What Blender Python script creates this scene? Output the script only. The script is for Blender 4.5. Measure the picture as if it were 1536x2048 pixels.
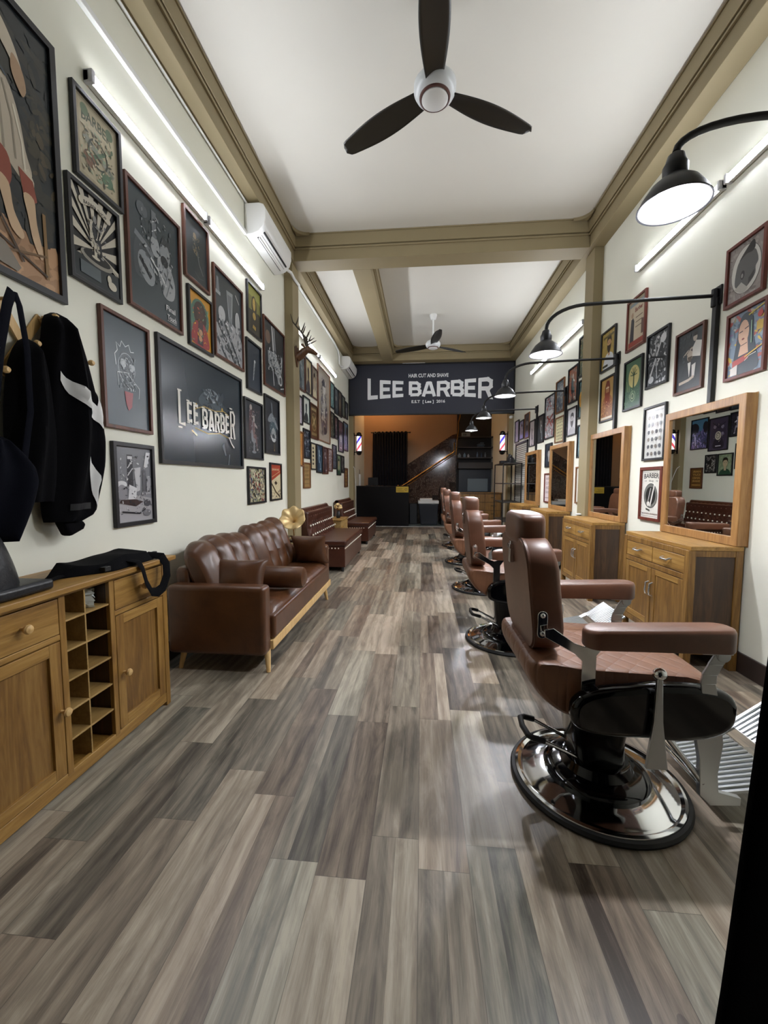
import bpy, math, random
from mathutils import Vector, Matrix, noise
PI = math.pi
SC = bpy.context.scene
COL = SC.collection
for o in list(bpy.data.objects): bpy.data.objects.remove(o)

# ---------------------------------------------------------------- camera, exposure, world
XL, XR, H = -1.710, 2.054, 1.22
cd = bpy.data.cameras.new('camera'); cam = bpy.data.objects.new('camera', cd); COL.objects.link(cam)
cd.sensor_fit = 'VERTICAL'; cd.sensor_height = 24.0; cd.lens = 24.0*815.8/2048; cd.clip_start = .02; cd.clip_end = 60
pt, yw, rl = 0.0748, 0.0919, 0.0022
F = Vector((-math.sin(yw)*math.cos(pt), math.cos(yw)*math.cos(pt), -math.sin(pt)))
R0 = Vector((math.cos(yw), math.sin(yw), 0)); U0 = R0.cross(F)
Rr = R0*math.cos(rl)+U0*math.sin(rl); Ur = -R0*math.sin(rl)+U0*math.cos(rl)
cam.matrix_world = Matrix(((Rr.x,Ur.x,-F.x,0),(Rr.y,Ur.y,-F.y,0),(Rr.z,Ur.z,-F.z,H),(0,0,0,1)))
SC.camera = cam
SC.view_settings.view_transform = 'Standard'; SC.view_settings.look = 'None'
SC.view_settings.exposure = 1.3; SC.view_settings.gamma = 1.0; SC.view_settings.use_curve_mapping = False
W = bpy.data.worlds.new('world'); SC.world = W; W.use_nodes = True
W.node_tree.nodes['Background'].inputs[0].default_value = (.75,.85,1,1)
W.node_tree.nodes['Background'].inputs[1].default_value = 0.05
TUBE, SHADE, WARM = 33.0, 950.0, 60.0      # emission strengths of tubes, wall lamp bulbs, back room lamp

# ---------------------------------------------------------------- materials
def lin(h):
    h = h.lstrip('#'); v = [int(h[i:i+2],16)/255 for i in (0,2,4)]
    return tuple((c/12.92 if c <= .04045 else ((c+.055)/1.055)**2.4) for c in v)+(1,)
_m = {}
def mat(h, rough=.5, metal=0., coat=0., emit=0., name=None, bump=0., bscale=200., spec=.5):
    k = (h,rough,metal,coat,emit,bump,bscale,spec)
    if k in _m: return _m[k]
    m = bpy.data.materials.new(name or 'paint'); m.use_nodes = True; N = m.node_tree.nodes; b = N['Principled BSDF']
    b.inputs['Base Color'].default_value = lin(h); b.inputs['Roughness'].default_value = rough
    b.inputs['Metallic'].default_value = metal; b.inputs['Coat Weight'].default_value = coat
    b.inputs['Specular IOR Level'].default_value = spec
    if emit: b.inputs['Emission Color'].default_value = lin(h); b.inputs['Emission Strength'].default_value = emit
    if bump:
        t = N.new('ShaderNodeTexCoord'); n = N.new('ShaderNodeTexNoise'); n.inputs['Scale'].default_value = bscale
        n.inputs['Detail'].default_value = 4; bp = N.new('ShaderNodeBump'); bp.inputs['Strength'].default_value = bump; bp.inputs['Distance'].default_value = .003
        L = m.node_tree.links; L.new(t.outputs['Object'], n.inputs['Vector']); L.new(n.outputs['Fac'], bp.inputs['Height']); L.new(bp.outputs[0], b.inputs['Normal'])
    _m[k] = m; return m
class NT:
    def __init__(s, name):
        s.m = bpy.data.materials.new(name); s.m.use_nodes = True; s.N = s.m.node_tree.nodes; s.L = s.m.node_tree.links; s.b = s.N['Principled BSDF']
    def n(s, t, **k):
        x = s.N.new('ShaderNode'+t)
        for a, v in k.items(): setattr(x, a, v)
        return x
    def put(s, sock, v):
        if isinstance(v, (int,float)): sock.default_value = v
        elif isinstance(v, tuple): sock.default_value = v
        else: s.L.new(v, sock)
    def math(s, op, a, b=0., c=None):
        x = s.n('Math', operation=op); s.put(x.inputs[0], a); s.put(x.inputs[1], b)
        if c is not None: s.put(x.inputs[2], c)
        return x.outputs[0]
    def xyz(s, a, b, c):
        x = s.n('CombineXYZ'); s.put(x.inputs[0], a); s.put(x.inputs[1], b); s.put(x.inputs[2], c); return x.outputs[0]
    def noise(s, v, sc, det=3, rough=.55, dist=0.):
        x = s.n('TexNoise'); s.put(x.inputs['Vector'], v); x.inputs['Scale'].default_value = sc; x.inputs['Detail'].default_value = det
        x.inputs['Roughness'].default_value = rough; x.inputs['Distortion'].default_value = dist; return x.outputs['Fac']
    def white(s, v):
        x = s.n('TexWhiteNoise'); s.put(x.inputs['Vector'], v); return x.outputs['Value']
    def ramp(s, f, stops):
        x = s.n('ValToRGB'); s.put(x.inputs[0], f); e = x.color_ramp.elements
        while len(e) < len(stops): e.new(.5)
        for i, (p, c) in enumerate(stops): e[i].position = p; e[i].color = lin(c) if isinstance(c, str) else c
        return x.outputs[0]
    def mix(s, f, a, b, t='MIX'):
        x = s.n('Mix', data_type='RGBA', blend_type=t); s.put(x.inputs[0], f); s.put(x.inputs[6], a); s.put(x.inputs[7], b); return x.outputs[2]
    def bump(s, h, st, d=.002):
        x = s.n('Bump'); x.inputs['Strength'].default_value = st; x.inputs['Distance'].default_value = d; s.L.new(h, x.inputs['Height']); s.L.new(x.outputs[0], s.b.inputs['Normal'])
    def obj(s):
        t = s.n('TexCoord'); q = s.n('SeparateXYZ'); s.L.new(t.outputs['Object'], q.inputs[0]); return t.outputs['Object'], q.outputs[0], q.outputs[1], q.outputs[2]

def floor_mat():
    t = NT('laminate planks'); v, x, y, z = t.obj(); PWD, PL = .160, .82
    u = t.math('DIVIDE', x, PWD); row = t.math('FLOOR', u); fu = t.math('FRACT', u)
    off = t.math('MULTIPLY', t.white(t.xyz(row, 3.3, 0)), PL)
    w = t.math('DIVIDE', t.math('ADD', y, off), PL); cell = t.math('FLOOR', w); fw = t.math('FRACT', w)
    rnd = t.white(t.xyz(row, cell, 1.7)); side = t.math('GREATER_THAN', fu, t.math('ADD', .3, t.math('MULTIPLY', rnd, .4)))
    rnd2 = t.white(t.xyz(row, cell, t.math('ADD', side, 5.1)))
    tone = t.math('ADD', t.math('MULTIPLY', rnd, .5), t.math('MULTIPLY', rnd2, .5))
    gx = t.math('ADD', t.math('MULTIPLY', x, 8.), t.math('MULTIPLY', rnd2, 37.)); gy = t.math('ADD', t.math('MULTIPLY', y, 1.3), t.math('MULTIPLY', rnd, 61.))
    g1 = t.noise(t.xyz(gx, gy, 0), 2.2, 6, .62, 1.4)
    wv = t.n('TexWave', wave_type='BANDS', bands_direction='X'); t.put(wv.inputs['Vector'], t.xyz(t.math('MULTIPLY', gx, .6), t.math('MULTIPLY', gy, 1.), 0)); wv.inputs['Scale'].default_value = 1.1
    wv.inputs['Distortion'].default_value = 9; wv.inputs['Detail'].default_value = 2.5; wv.inputs['Detail Scale'].default_value = .8
    g2 = t.noise(t.xyz(t.math('MULTIPLY', x, 75.), t.math('MULTIPLY', y, 2.2), rnd), 2.4, 5, .75)
    f = t.math('ADD', t.math('MULTIPLY', tone, .46), t.math('ADD', t.math('MULTIPLY', g1, .50), t.math('ADD', t.math('MULTIPLY', wv.outputs['Fac'], .09), t.math('MULTIPLY', g2, .30))))
    c1 = t.ramp(f, [(.42,'#393833'), (.56,'#5c5a51'), (.72,'#827c6e'), (.90,'#aaa392')])
    c2 = t.ramp(f, [(.42,'#40362e'), (.56,'#67594d'), (.72,'#8b7c6b'), (.90,'#b1a391')])
    c = t.mix(t.white(t.xyz(row, cell, 9.9)), c1, c2)
    kn = t.n('TexVoronoi'); t.put(kn.inputs['Vector'], t.xyz(t.math('MULTIPLY', x, 3.2), t.math('MULTIPLY', y, 1.3), 0)); kn.inputs['Scale'].default_value = 1.
    k = t.math('LESS_THAN', kn.outputs['Distance'], .055); c = t.mix(t.math('MULTIPLY', k, .45), c, lin('#2c2522'))
    ex = t.math('LESS_THAN', t.math('MINIMUM', fu, t.math('SUBTRACT', 1., fu)), .006)
    ey = t.math('LESS_THAN', t.math('MINIMUM', fw, t.math('SUBTRACT', 1., fw)), .0012)
    e = t.math('MAXIMUM', ex, ey); c = t.mix(t.math('MULTIPLY', e, .55), c, lin('#241f1c'))
    t.L.new(c, t.b.inputs['Base Color']); t.put(t.b.inputs['Roughness'], t.math('ADD', .27, t.math('MULTIPLY', g1, .16)))
    t.b.inputs['Specular IOR Level'].default_value = .55
    t.bump(t.math('SUBTRACT', t.math('MULTIPLY', g2, .3), e), .12, .001); return t.m
def wood(name, a, b, c, axis='Z', rough=.42, sc=1.):
    t = NT(name); v, x, y, z = t.obj(); q = {'X':(x,y,z),'Y':(y,x,z),'Z':(z,x,y)}[axis]
    gv = t.xyz(t.math('MULTIPLY', q[0], 1.2*sc), t.math('MULTIPLY', q[1], 14*sc), t.math('MULTIPLY', q[2], 14*sc))
    g = t.noise(gv, 1.3, 5, .6, 1.6); g2 = t.noise(gv, 9., 3, .6)
    f = t.math('ADD', t.math('MULTIPLY', g, .75), t.math('MULTIPLY', g2, .25))
    t.L.new(t.ramp(f, [(.32,a), (.5,b), (.68,c)]), t.b.inputs['Base Color']); t.b.inputs['Roughness'].default_value = rough
    t.bump(g2, .06, .001); return t.m
def leather(name, a, b, rough=.36, quilt=0, coat=0.):
    t = NT(name); t.b.inputs['Coat Weight'].default_value = coat; t.b.inputs['Coat Roughness'].default_value = .35; t.b.inputs['Specular IOR Level'].default_value = .55; v, x, y, z = t.obj(); n1 = t.noise(v, 7., 4, .6, .5); n2 = t.noise(v, 160., 3, .6)
    t.L.new(t.ramp(n1, [(.3,a), (.7,b)]), t.b.inputs['Base Color']); t.put(t.b.inputs['Roughness'], t.math('ADD', rough, t.math('MULTIPLY', n2, .12)))
    h = t.math('MULTIPLY', n2, .25)
    if quilt:
        for s in (1, -1):
            a_ = t.math('ADD', t.math('MULTIPLY', x, quilt), t.math('MULTIPLY', y, s*quilt)); 
            d = t.math('ABSOLUTE', t.math('SUBTRACT', t.math('FRACT', a_), .5)); h = t.math('ADD', h, t.math('MULTIPLY', t.math('POWER', t.math('MULTIPLY', d, 2.), 6.), -2.2))
    t.bump(h, .35 if quilt else .18, .003); return t.m
def marble(name):
    t = NT(name); v, x, y, z = t.obj(); n = t.noise(v, 3.2, 7, .66, 2.2); g = t.math('LESS_THAN', t.math('ABSOLUTE', t.math('SUBTRACT', n, .5)), .012)
    c = t.ramp(n, [(.3,'#2e211c'), (.55,'#4a372e'), (.75,'#5f4a3d')]); c = t.mix(t.math('MULTIPLY', g, .5), c, lin('#9a8878'))
    t.L.new(c, t.b.inputs['Base Color']); t.b.inputs['Roughness'].default_value = .12; return t.m
def plaster(name, h, h2):
    t = NT(name); v, x, y, z = t.obj(); n = t.noise(v, 1.1, 4, .5); n2 = t.noise(v, 60., 3, .6)
    t.L.new(t.ramp(n, [(.3,h), (.7,h2)]), t.b.inputs['Base Color']); t.b.inputs['Roughness'].default_value = .62; t.bump(n2, .05, .001); return t.m
M = dict(
 wall=plaster('cream wall paint','#e1e1d1','#e6e5d7'), ceil=plaster('ceiling paint','#d6d3c9','#dad7cd'), tan=plaster('tan trim paint','#8a7c5c','#918363'),
 orange=plaster('orange wall paint','#a58465','#ad8c6c'), dark=mat('#2b2725',.6), navy=mat('#262937',.55), floor=floor_mat(),
 oak=wood('golden oak','#6a481f','#8c672f','#a78247','Z'), oakx=wood('golden oak across','#735225','#967036','#b08b4e','Y'),
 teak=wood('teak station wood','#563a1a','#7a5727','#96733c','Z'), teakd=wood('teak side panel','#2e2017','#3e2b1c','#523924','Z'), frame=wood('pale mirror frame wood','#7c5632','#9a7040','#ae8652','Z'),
 pale=wood('pale beech','#c19a5e','#d2ad72','#dcbc88','Z'), shelfw=wood('plywood shelf','#8a6c3c','#a2834e','#b59560','Y'),
 chairL=leather('barber chair leather','#573421','#6c442e',.40,0,.3), chairQ=leather('quilted seat leather','#66412b','#7d543a',.42,13.,.2),
 sofaL=leather('sofa leather','#472a18','#5d3a21',.27), benchL=leather('bench leather','#3c1e14','#4a271b',.24),
 chrome=mat('#d8dadc',.08,1.,name='chrome'), steel=mat('#b9bcbe',.28,1.,name='brushed aluminium'), black=mat('#030305',.1,0,.2,0,'black enamel',0,200.,.35),
 rubber=mat('#0b0b0d',.6,name='black rubber'), blk=mat('#111115',.42,name='black painted wood'), brn=wood('brown frame wood','#3c1e12','#5a2f1d','#6d3d26','Z'), tanf=wood('tan frame wood','#5c3a20','#7a5130','#8d6440','Z'),
 red=wood('reddish frame wood','#4a1c12','#65291b','#743424','Z'), plast=mat('#e2e2df',.35,name='white plastic'), mirror=mat('#d6dad8',.0,1.,name='mirror glass'),
 fabric=mat('#040407',.9,0,0,0,'black cloth',.5,300.,.12), navyf=mat('#060812',.9,0,0,0,'navy cloth',.5,300.,.12), whitef=mat('#d5d5d3',.8,name='white cloth'),
 gold=mat('#dcc08a',.38,.35,name='gold metal'), brass=mat('#b98948',.22,1.,name='brass'), iron=mat('#0d0d0f',.45,.2,name='black iron'), marble=marble('brown marble'),
 tile=mat('#7d8784',.25,name='floor tile'), bag=mat('#16181c',.38,0,0,0,'black bag leather',.4,90.), tube=mat('#f2f6ff',.4,0,0,TUBE,'lit tube'), bulb=mat('#f6f8ff',.4,0,0,SHADE,'lit bulb'), warm=mat('#ffc48a',.4,0,0,WARM,'warm lamp'))

# ---------------------------------------------------------------- mesh builder
def world_of(o):
    m = Matrix.Identity(4)
    while o: m = o.matrix_basis @ m; o = o.parent
    return m
class MB:
    def __init__(s): s.v = []; s.f = []; s.mi = []; s.mats = []
    def mid(s, m):
        if m not in s.mats: s.mats.append(m)
        return s.mats.index(m)
    def add(s, vs, fs, m, M_=None):
        n = len(s.v); i = s.mid(m)
        s.v += [tuple(M_ @ Vector(p)) if M_ else tuple(p) for p in vs]
        for f in fs: s.f.append([n+k for k in f]); s.mi.append(i)
        return s
    def box(s, a, b, m, M_=None):
        x0,x1 = sorted((a[0],b[0])); y0,y1 = sorted((a[1],b[1])); z0,z1 = sorted((a[2],b[2]))
        return s.add([(x0,y0,z0),(x1,y0,z0),(x1,y1,z0),(x0,y1,z0),(x0,y0,z1),(x1,y0,z1),(x1,y1,z1),(x0,y1,z1)],
            [(0,3,2,1),(4,5,6,7),(0,1,5,4),(1,2,6,5),(2,3,7,6),(3,0,4,7)], m, M_)
    def lathe(s, prof, m, c=(0,0,0), n=32, M_=None, sy=1.):
        vs = []; fs = []
        for r, z in prof:
            for k in range(n):
                a = 2*PI*k/n; vs.append((c[0]+r*math.cos(a), c[1]+r*sy*math.sin(a), c[2]+z))
        for j in range(len(prof)-1):
            for k in range(n): fs.append((j*n+k, j*n+(k+1)%n, (j+1)*n+(k+1)%n, (j+1)*n+k))
        if prof[0][0] > 1e-6: fs.append(tuple(range(n))[::-1])
        if prof[-1][0] > 1e-6: fs.append(tuple((len(prof)-1)*n+k for k in range(n)))
        return s.add(vs, fs, m, M_)
    def cyl(s, a, b, r, m, r2=None, n=16): return s.tube([a,b], [r, r if r2 is None else r2], m, n)
    def tube(s, pts, r, m, n=10, caps=True, flat=1.):
        pts = [Vector(p) for p in pts]; rs = r if isinstance(r, (list,tuple)) else [r]*len(pts); vs = []; fs = []; up = None
        for i, p in enumerate(pts):
            d = (pts[min(i+1,len(pts)-1)]-pts[max(i-1,0)]).normalized()
            if up is None: up = Vector((0,0,1)) if abs(d.z) < .9 else Vector((1,0,0))
            sd = d.cross(up).normalized(); up = sd.cross(d).normalized()
            for k in range(n):
                a = 2*PI*k/n; vs.append(p+sd*math.cos(a)*rs[i]+up*math.sin(a)*rs[i]*flat)
        for i in range(len(pts)-1):
            for k in range(n): fs.append((i*n+k, i*n+(k+1)%n, (i+1)*n+(k+1)%n, (i+1)*n+k))
        if caps: fs.append(tuple(range(n))[::-1]); fs.append(tuple((len(pts)-1)*n+k for k in range(n)))
        return s.add(vs, fs, m)
    def prism(s, pts, axis, a, b, m, M_=None):     # polygon in the plane normal to axis, from a to b
        def P(u, v, w): return {'x':(w,u,v),'y':(u,w,v),'z':(u,v,w)}[axis]
        n = len(pts); vs = [P(u,v,a) for u,v in pts]+[P(u,v,b) for u,v in pts]
        return s.add(vs, [tuple(range(n))[::-1], tuple(range(n,2*n))]+[(k,(k+1)%n,n+(k+1)%n,n+k) for k in range(n)], m, M_)
    def ell(s, c, r, m, n=20, k=14, e=1., M_=None):
        vs = []; fs = []; sg = lambda v, p: math.copysign(abs(v)**p, v)
        for j in range(k+1):
            t = -PI/2+PI*j/k
            for i in range(n):
                a = 2*PI*i/n; vs.append((c[0]+r[0]*sg(math.cos(t),e)*sg(math.cos(a),e), c[1]+r[1]*sg(math.cos(t),e)*sg(math.sin(a),e), c[2]+r[2]*sg(math.sin(t),e)))
        for j in range(k):
            for i in range(n): fs.append((j*n+i, j*n+(i+1)%n, (j+1)*n+(i+1)%n, (j+1)*n+i))
        return s.add(vs, fs, m, M_)
    def grid(s, fn, nu, nv, m, M_=None, closed_u=False):
        vs = [fn(i/nu, j/nv) for j in range(nv+1) for i in range(nu+1)]
        return s.add(vs, [(j*(nu+1)+i, j*(nu+1)+i+1, (j+1)*(nu+1)+i+1, (j+1)*(nu+1)+i) for j in range(nv) for i in range(nu)], m, M_)
    def build(s, name, parent=None, bevel=0., seg=2, sub=0, ang=38, world=False, solid=0.):
        me = bpy.data.meshes.new(name); vs = s.v
        if parent is not None and world:
            inv = world_of(parent).inverted(); vs = [tuple(inv @ Vector(p)) for p in vs]
        me.from_pydata(vs, [], s.f)
        for m in s.mats: me.materials.append(m)
        me.polygons.foreach_set('material_index', s.mi); me.polygons.foreach_set('use_smooth', [True]*len(s.f)); me.update()
        try: me.set_sharp_from_angle(angle=math.radians(ang))
        except Exception: pass
        o = bpy.data.objects.new(name, me); COL.objects.link(o)
        if parent is not None: o.parent = parent
        if solid: d = o.modifiers.new('solid','SOLIDIFY'); d.thickness = solid; d.offset = 0
        if bevel: d = o.modifiers.new('bevel','BEVEL'); d.width = bevel; d.segments = seg; d.limit_method = 'ANGLE'; d.angle_limit = math.radians(40); d.harden_normals = False
        if sub: d = o.modifiers.new('sub','SUBSURF'); d.levels = sub; d.render_levels = sub
        return o
def tag(o, label=None, cat=None, group=None, kind=None):
    if label: o['label'] = label
    if cat: o['category'] = cat
    if group: o['group'] = group
    if kind: o['kind'] = kind
    return o
def thing(name, label, cat, loc=(0,0,0), rz=0., group=None):
    o = bpy.data.objects.new(name, None); COL.objects.link(o); o.empty_display_size = .05
    o.location = loc; o.rotation_euler = (0,0,rz); return tag(o, label, cat, group)
def struct(o): o['kind'] = 'structure'; return o
def copy_tree(o, parent=None):
    c = o.copy(); COL.objects.link(c)
    if parent is not None: c.parent = parent
    for ch in [x for x in SRC if x.parent is o]: copy_tree(ch, c)
    return c
def dup(o, loc, label, rz=None):
    global SRC
    SRC = list(COL.objects); c = copy_tree(o); c.location = loc; c['label'] = label
    if rz is not None: c.rotation_euler = (0,0,rz)
    return c

# ---------------------------------------------------------------- the room
ZB, ZC, ZP = 3.90, 4.20, 5.08          # beam underside, ceiling, near face of the middle pillars
YN, YS, YE = -2.6, 9.57, 12.6          # front wall, sign beam, back wall
def sbox(name, a, b, m, bev=0.):
    return struct(MB().box(a, b, m).build(name, bevel=bev))
sbox('floor', (XL-.3,YN,-.1), (XR+.3,11.0,0), M['floor'])
sbox('trim_1', (-1.9,11.0,-.1), (XR+.3,11.03,.006), M['plast'])
struct(MB().box((-2.0,11.03,-.1),(XR+.3,YE+.1,0),M['tile']).build('floor_back_room'))
sbox('ceiling', (XL-.3,YN,ZC), (XR+.3,YE+.2,ZC+.1), M['ceil'])
sbox('wall_left', (XL-.15,YN,0), (XL,YS+.2,ZC), M['wall'])
sbox('wall_right', (XR,YN,0), (XR+.15,YE+.1,ZC), M['wall'])
sbox('wall_front', (XL-.3,YN-.15,0), (XR+.3,YN,ZC), mat('#141518',.25,name='darkened unseen front'))  # unseen front wall, darkened so it bounces less light into the room
sbox('wall_back_left', (-2.05,YS+.2,0), (-1.78,YE+.1,ZC), M['wall'])
sbox('wall_back', (-2.05,YE,0), (1.04,YE+.15,ZC), M['orange'])
sbox('wall_back_right', (1.04,YE-.05,0), (XR+.3,YE+.15,ZC), M['dark'])
sbox('baseboard_right', (XR-.018,YN,0), (XR,YS,.13), mat('#2e2421',.3), .004)
sbox('baseboard_left', (XL,YN,0), (XL+.018,YS,.13), mat('#2e2421',.3), .004)
k = 2
for x0, x1 in ((XL, XL+.105), (XR-.105, XR)):
    for y0, y1 in ((ZP, ZP+.25), (YS-.02, YS+.2)):
        sbox('trim_%d' % k, (x0,y0,0), (x1,y1,ZB), M['tan'], .004); k += 1
# beams: body plus stepped cornice moulding running along the ceiling
def beam(name, a, b, sides, ax):
    mb = MB(); mb.box((a[0],a[1],ZB), (b[0],b[1],ZC), M['tan'])
    for sd in sides:
        for (z0,z1,p) in ((ZC-.012,ZC,.042),(ZC-.145,ZC-.012,.030),(ZC-.175,ZC-.155,.020)):
            if ax == 'y':
                x = b[0] if sd > 0 else a[0]; mb.box((x, a[1], z0), (x+sd*p, b[1], z1), M['tan'])
            else:
                y = b[1] if sd > 0 else a[1]; mb.box((a[0], y, z0), (b[0], y+sd*p, z1), M['tan'])
    struct(mb.build(name, bevel=.003))
beam('trim_6', (XL,YN,0), (XL+.13,YS,0), (1,), 'y')
beam('trim_7', (XR-.16,YN,0), (XR,YS,0), (-1,), 'y')
beam('trim_8', (XL+.13,ZP,0), (XR-.16,ZP+.26,0), (-1,1), 'x')
beam('trim_9', (-.90,ZP+.26,0), (-.67,YS-.3,0), (-1,1), 'y')
beam('trim_10', (XL+.13,YS-.3,0), (XR-.16,YS+.1,0), (-1,), 'x')
# cove corners where the cornices meet
mb = MB()
for cx, cy, sx, sy in ((XL+.18,ZP-.05,1,-1),(XR-.21,ZP-.05,-1,-1),(-.62,YS-.35,1,-1),(XR-.21,YS-.35,-1,-1),(-.95,YS-.35,-1,-1),(XL+.18,YS-.35,1,-1)):
    r = .16; pts = [(cx,cy)]+[(cx+sx*r*(1-math.sin(t)), cy+sy*r*(1-math.cos(t))) for t in [PI/2*i/8 for i in range(9)]]
    mb.prism(pts, 'z', ZC-.035, ZC, M['tan'])
struct(mb.build('trim_11'))

# sign board over the opening
def stroke(mb, pts, w, m, fn, closed=False, sub=6):
    P = [Vector((a,b)) for a,b in pts]; n = len(P); segs = range(n if closed else n-1)
    for i in segs:
        a, b = P[i], P[(i+1)%n]; d = (b-a).normalized(); q = Vector((-d.y,d.x))*w/2; e = d*w*.5
        a2 = a-(e if (closed or i > 0) else Vector((0,0))); b2 = b+(e if (closed or i < n-2) else Vector((0,0)))
        vs = []
        for j in range(sub+1):
            c = a2.lerp(b2, j/sub); vs += [fn(*(c+q)), fn(*(c-q))]
        mb.add(vs, [(2*j,2*j+1,2*j+3,2*j+2) for j in range(sub)], m)
def glyph(ch, w):
    h = w/2; r = .16
    if ch == 'L': return [([(h,1),(h,h),(.9,h)],0)]
    if ch == 'E': return [([(.92,1-h),(h,1-h),(h,h),(.92,h)],0),([(h,.5),(.84,.5)],0)]
    if ch == 'A': return [([(.0+h*.7,0),(.42,.92)],0),([(1-h*.7,0),(.58,.92)],0),([(.36,1-h),(.64,1-h)],0),([(.2,.26),(.8,.26)],0)]
    if ch == 'B': return [([(h,h),(h,1-h),(.8-r,1-h),(.86-h*.2,1-h-r*.6),(.86-h*.2,.5+r*.7),(.74,.51),(h,.51)],0),([(.74,.51),(.92-h*.2,.5-r*.8),(.92-h*.2,h+r*.6),(.9-r,h),(h,h)],0)]
    if ch == 'R': return [([(h,0),(h,1-h),(.82-r,1-h),(.9-h*.2,1-h-r*.6),(.9-h*.2,.46+r*.6),(.88-r,.46),(h,.46)],0),([(.60,.44),(.9,.0)],0)]
    return []
def text_mesh(txt, off=0.):
    cu = bpy.data.curves.new('t','FONT'); cu.body = txt; cu.align_x = 'CENTER'; cu.align_y = 'CENTER'; cu.offset = off; cu.resolution_u = 3
    o = bpy.data.objects.new('t', cu); COL.objects.link(o); dg = bpy.context.evaluated_depsgraph_get(); dg.update()
    me = bpy.data.meshes.new_from_object(o.evaluated_get(dg)); bpy.data.objects.remove(o)
    vs = [(v.co.x, v.co.y) for v in me.vertices]; fs = [tuple(p.vertices) for p in me.polygons]; bpy.data.meshes.remove(me); return vs, fs
sg = thing('shop_sign', 'long dark navy sign board with big white lettering over the back opening', 'sign', (.17,YS-.06,2.76))
mb = MB().box((XL+.03,YS-.06,2.76),(XR-.02,YS-.02,3.88),M['navy'])
mb.build('board', sg, world=True)
mb = MB()
for a, b in (((XL+.01,YS-.075,2.745),(XR-.005,YS-.015,2.775)),((XL+.01,YS-.075,3.865),(XR-.005,YS-.015,3.895)),((XL+.01,YS-.075,2.745),(XL+.035,YS-.015,3.895)),((XR-.03,YS-.075,2.745),(XR-.005,YS-.015,3.895))): mb.box(a, b, M['blk'])
mb.build('border', sg, world=True)
sw = mat('#f2f4f6',.5); sy = YS-.066
def signfn(u, v):                      # u,v in metres on the board, letters swell towards both ends
    x = u+.03; s = .345+.17*abs(x/1.42)**1.5; return (.13+x, sy, 3.325+(v-.5)*s)
mb = MB(); xx = -1.42; lay = 0
for ch, wd in zip('LEE BARBER', (.26,.27,.27,.17,.28,.31,.29,.29,.27,.33)):
    for P, cl in glyph(ch, .27):
        for i in range(len(P)-1):
            (a0,b0),(a1,b1) = P[i],P[i+1]; A = Vector((xx+a0*wd, b0*.40)); B = Vector((xx+a1*wd, b1*.40)); lay = (lay+1)%12
            d = (B-A).normalized(); q = Vector((-d.y,d.x))*.0375; e = d*.031
            A2 = A-(e if i > 0 else Vector((0,0))); B2 = B+(e if i < len(P)-2 else Vector((0,0))); vs = []
            if len(P) == 2 and ch == 'R': q = Vector((.045,0))
            for j in range(7):
                c = A2.lerp(B2, j/6)
                for s_ in (q,-q):
                    c2 = c+s_; p3 = signfn(c2.x, c2.y/.40); vs.append((p3[0], p3[1]-.0005*lay, p3[2]))
            mb.add(vs, [(2*j,2*j+1,2*j+3,2*j+2) for j in range(6)], sw)
    xx += wd+.022 if ch != ' ' else .08
LETTER_END = xx
mb.build('lettering', sg, world=True)
for txt, z, h, wd in (('HAIR CUT AND SHAVE',3.62,.085,.90),('E.S.T  [ Lee ]  2016',3.03,.085,.76)):
    vs, fs = text_mesh(txt, .03); x0 = min(a for a,b in vs); x1 = max(a for a,b in vs); y0 = min(b for a,b in vs); y1 = max(b for a,b in vs)
    MB().add([(.13+(a-(x0+x1)/2)/(x1-x0)*wd, sy, z+(b-(y0+y1)/2)/(y1-y0)*h) for a,b in vs], fs, sw).build('lettering', sg, world=True, solid=.004)

tag(MB().box((-.46,YS-.085,3.893),(.05,YS-.060,3.8995),M['plast']).build('white_strip'), 'short white strip along the top edge of the sign', 'strip')

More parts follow.
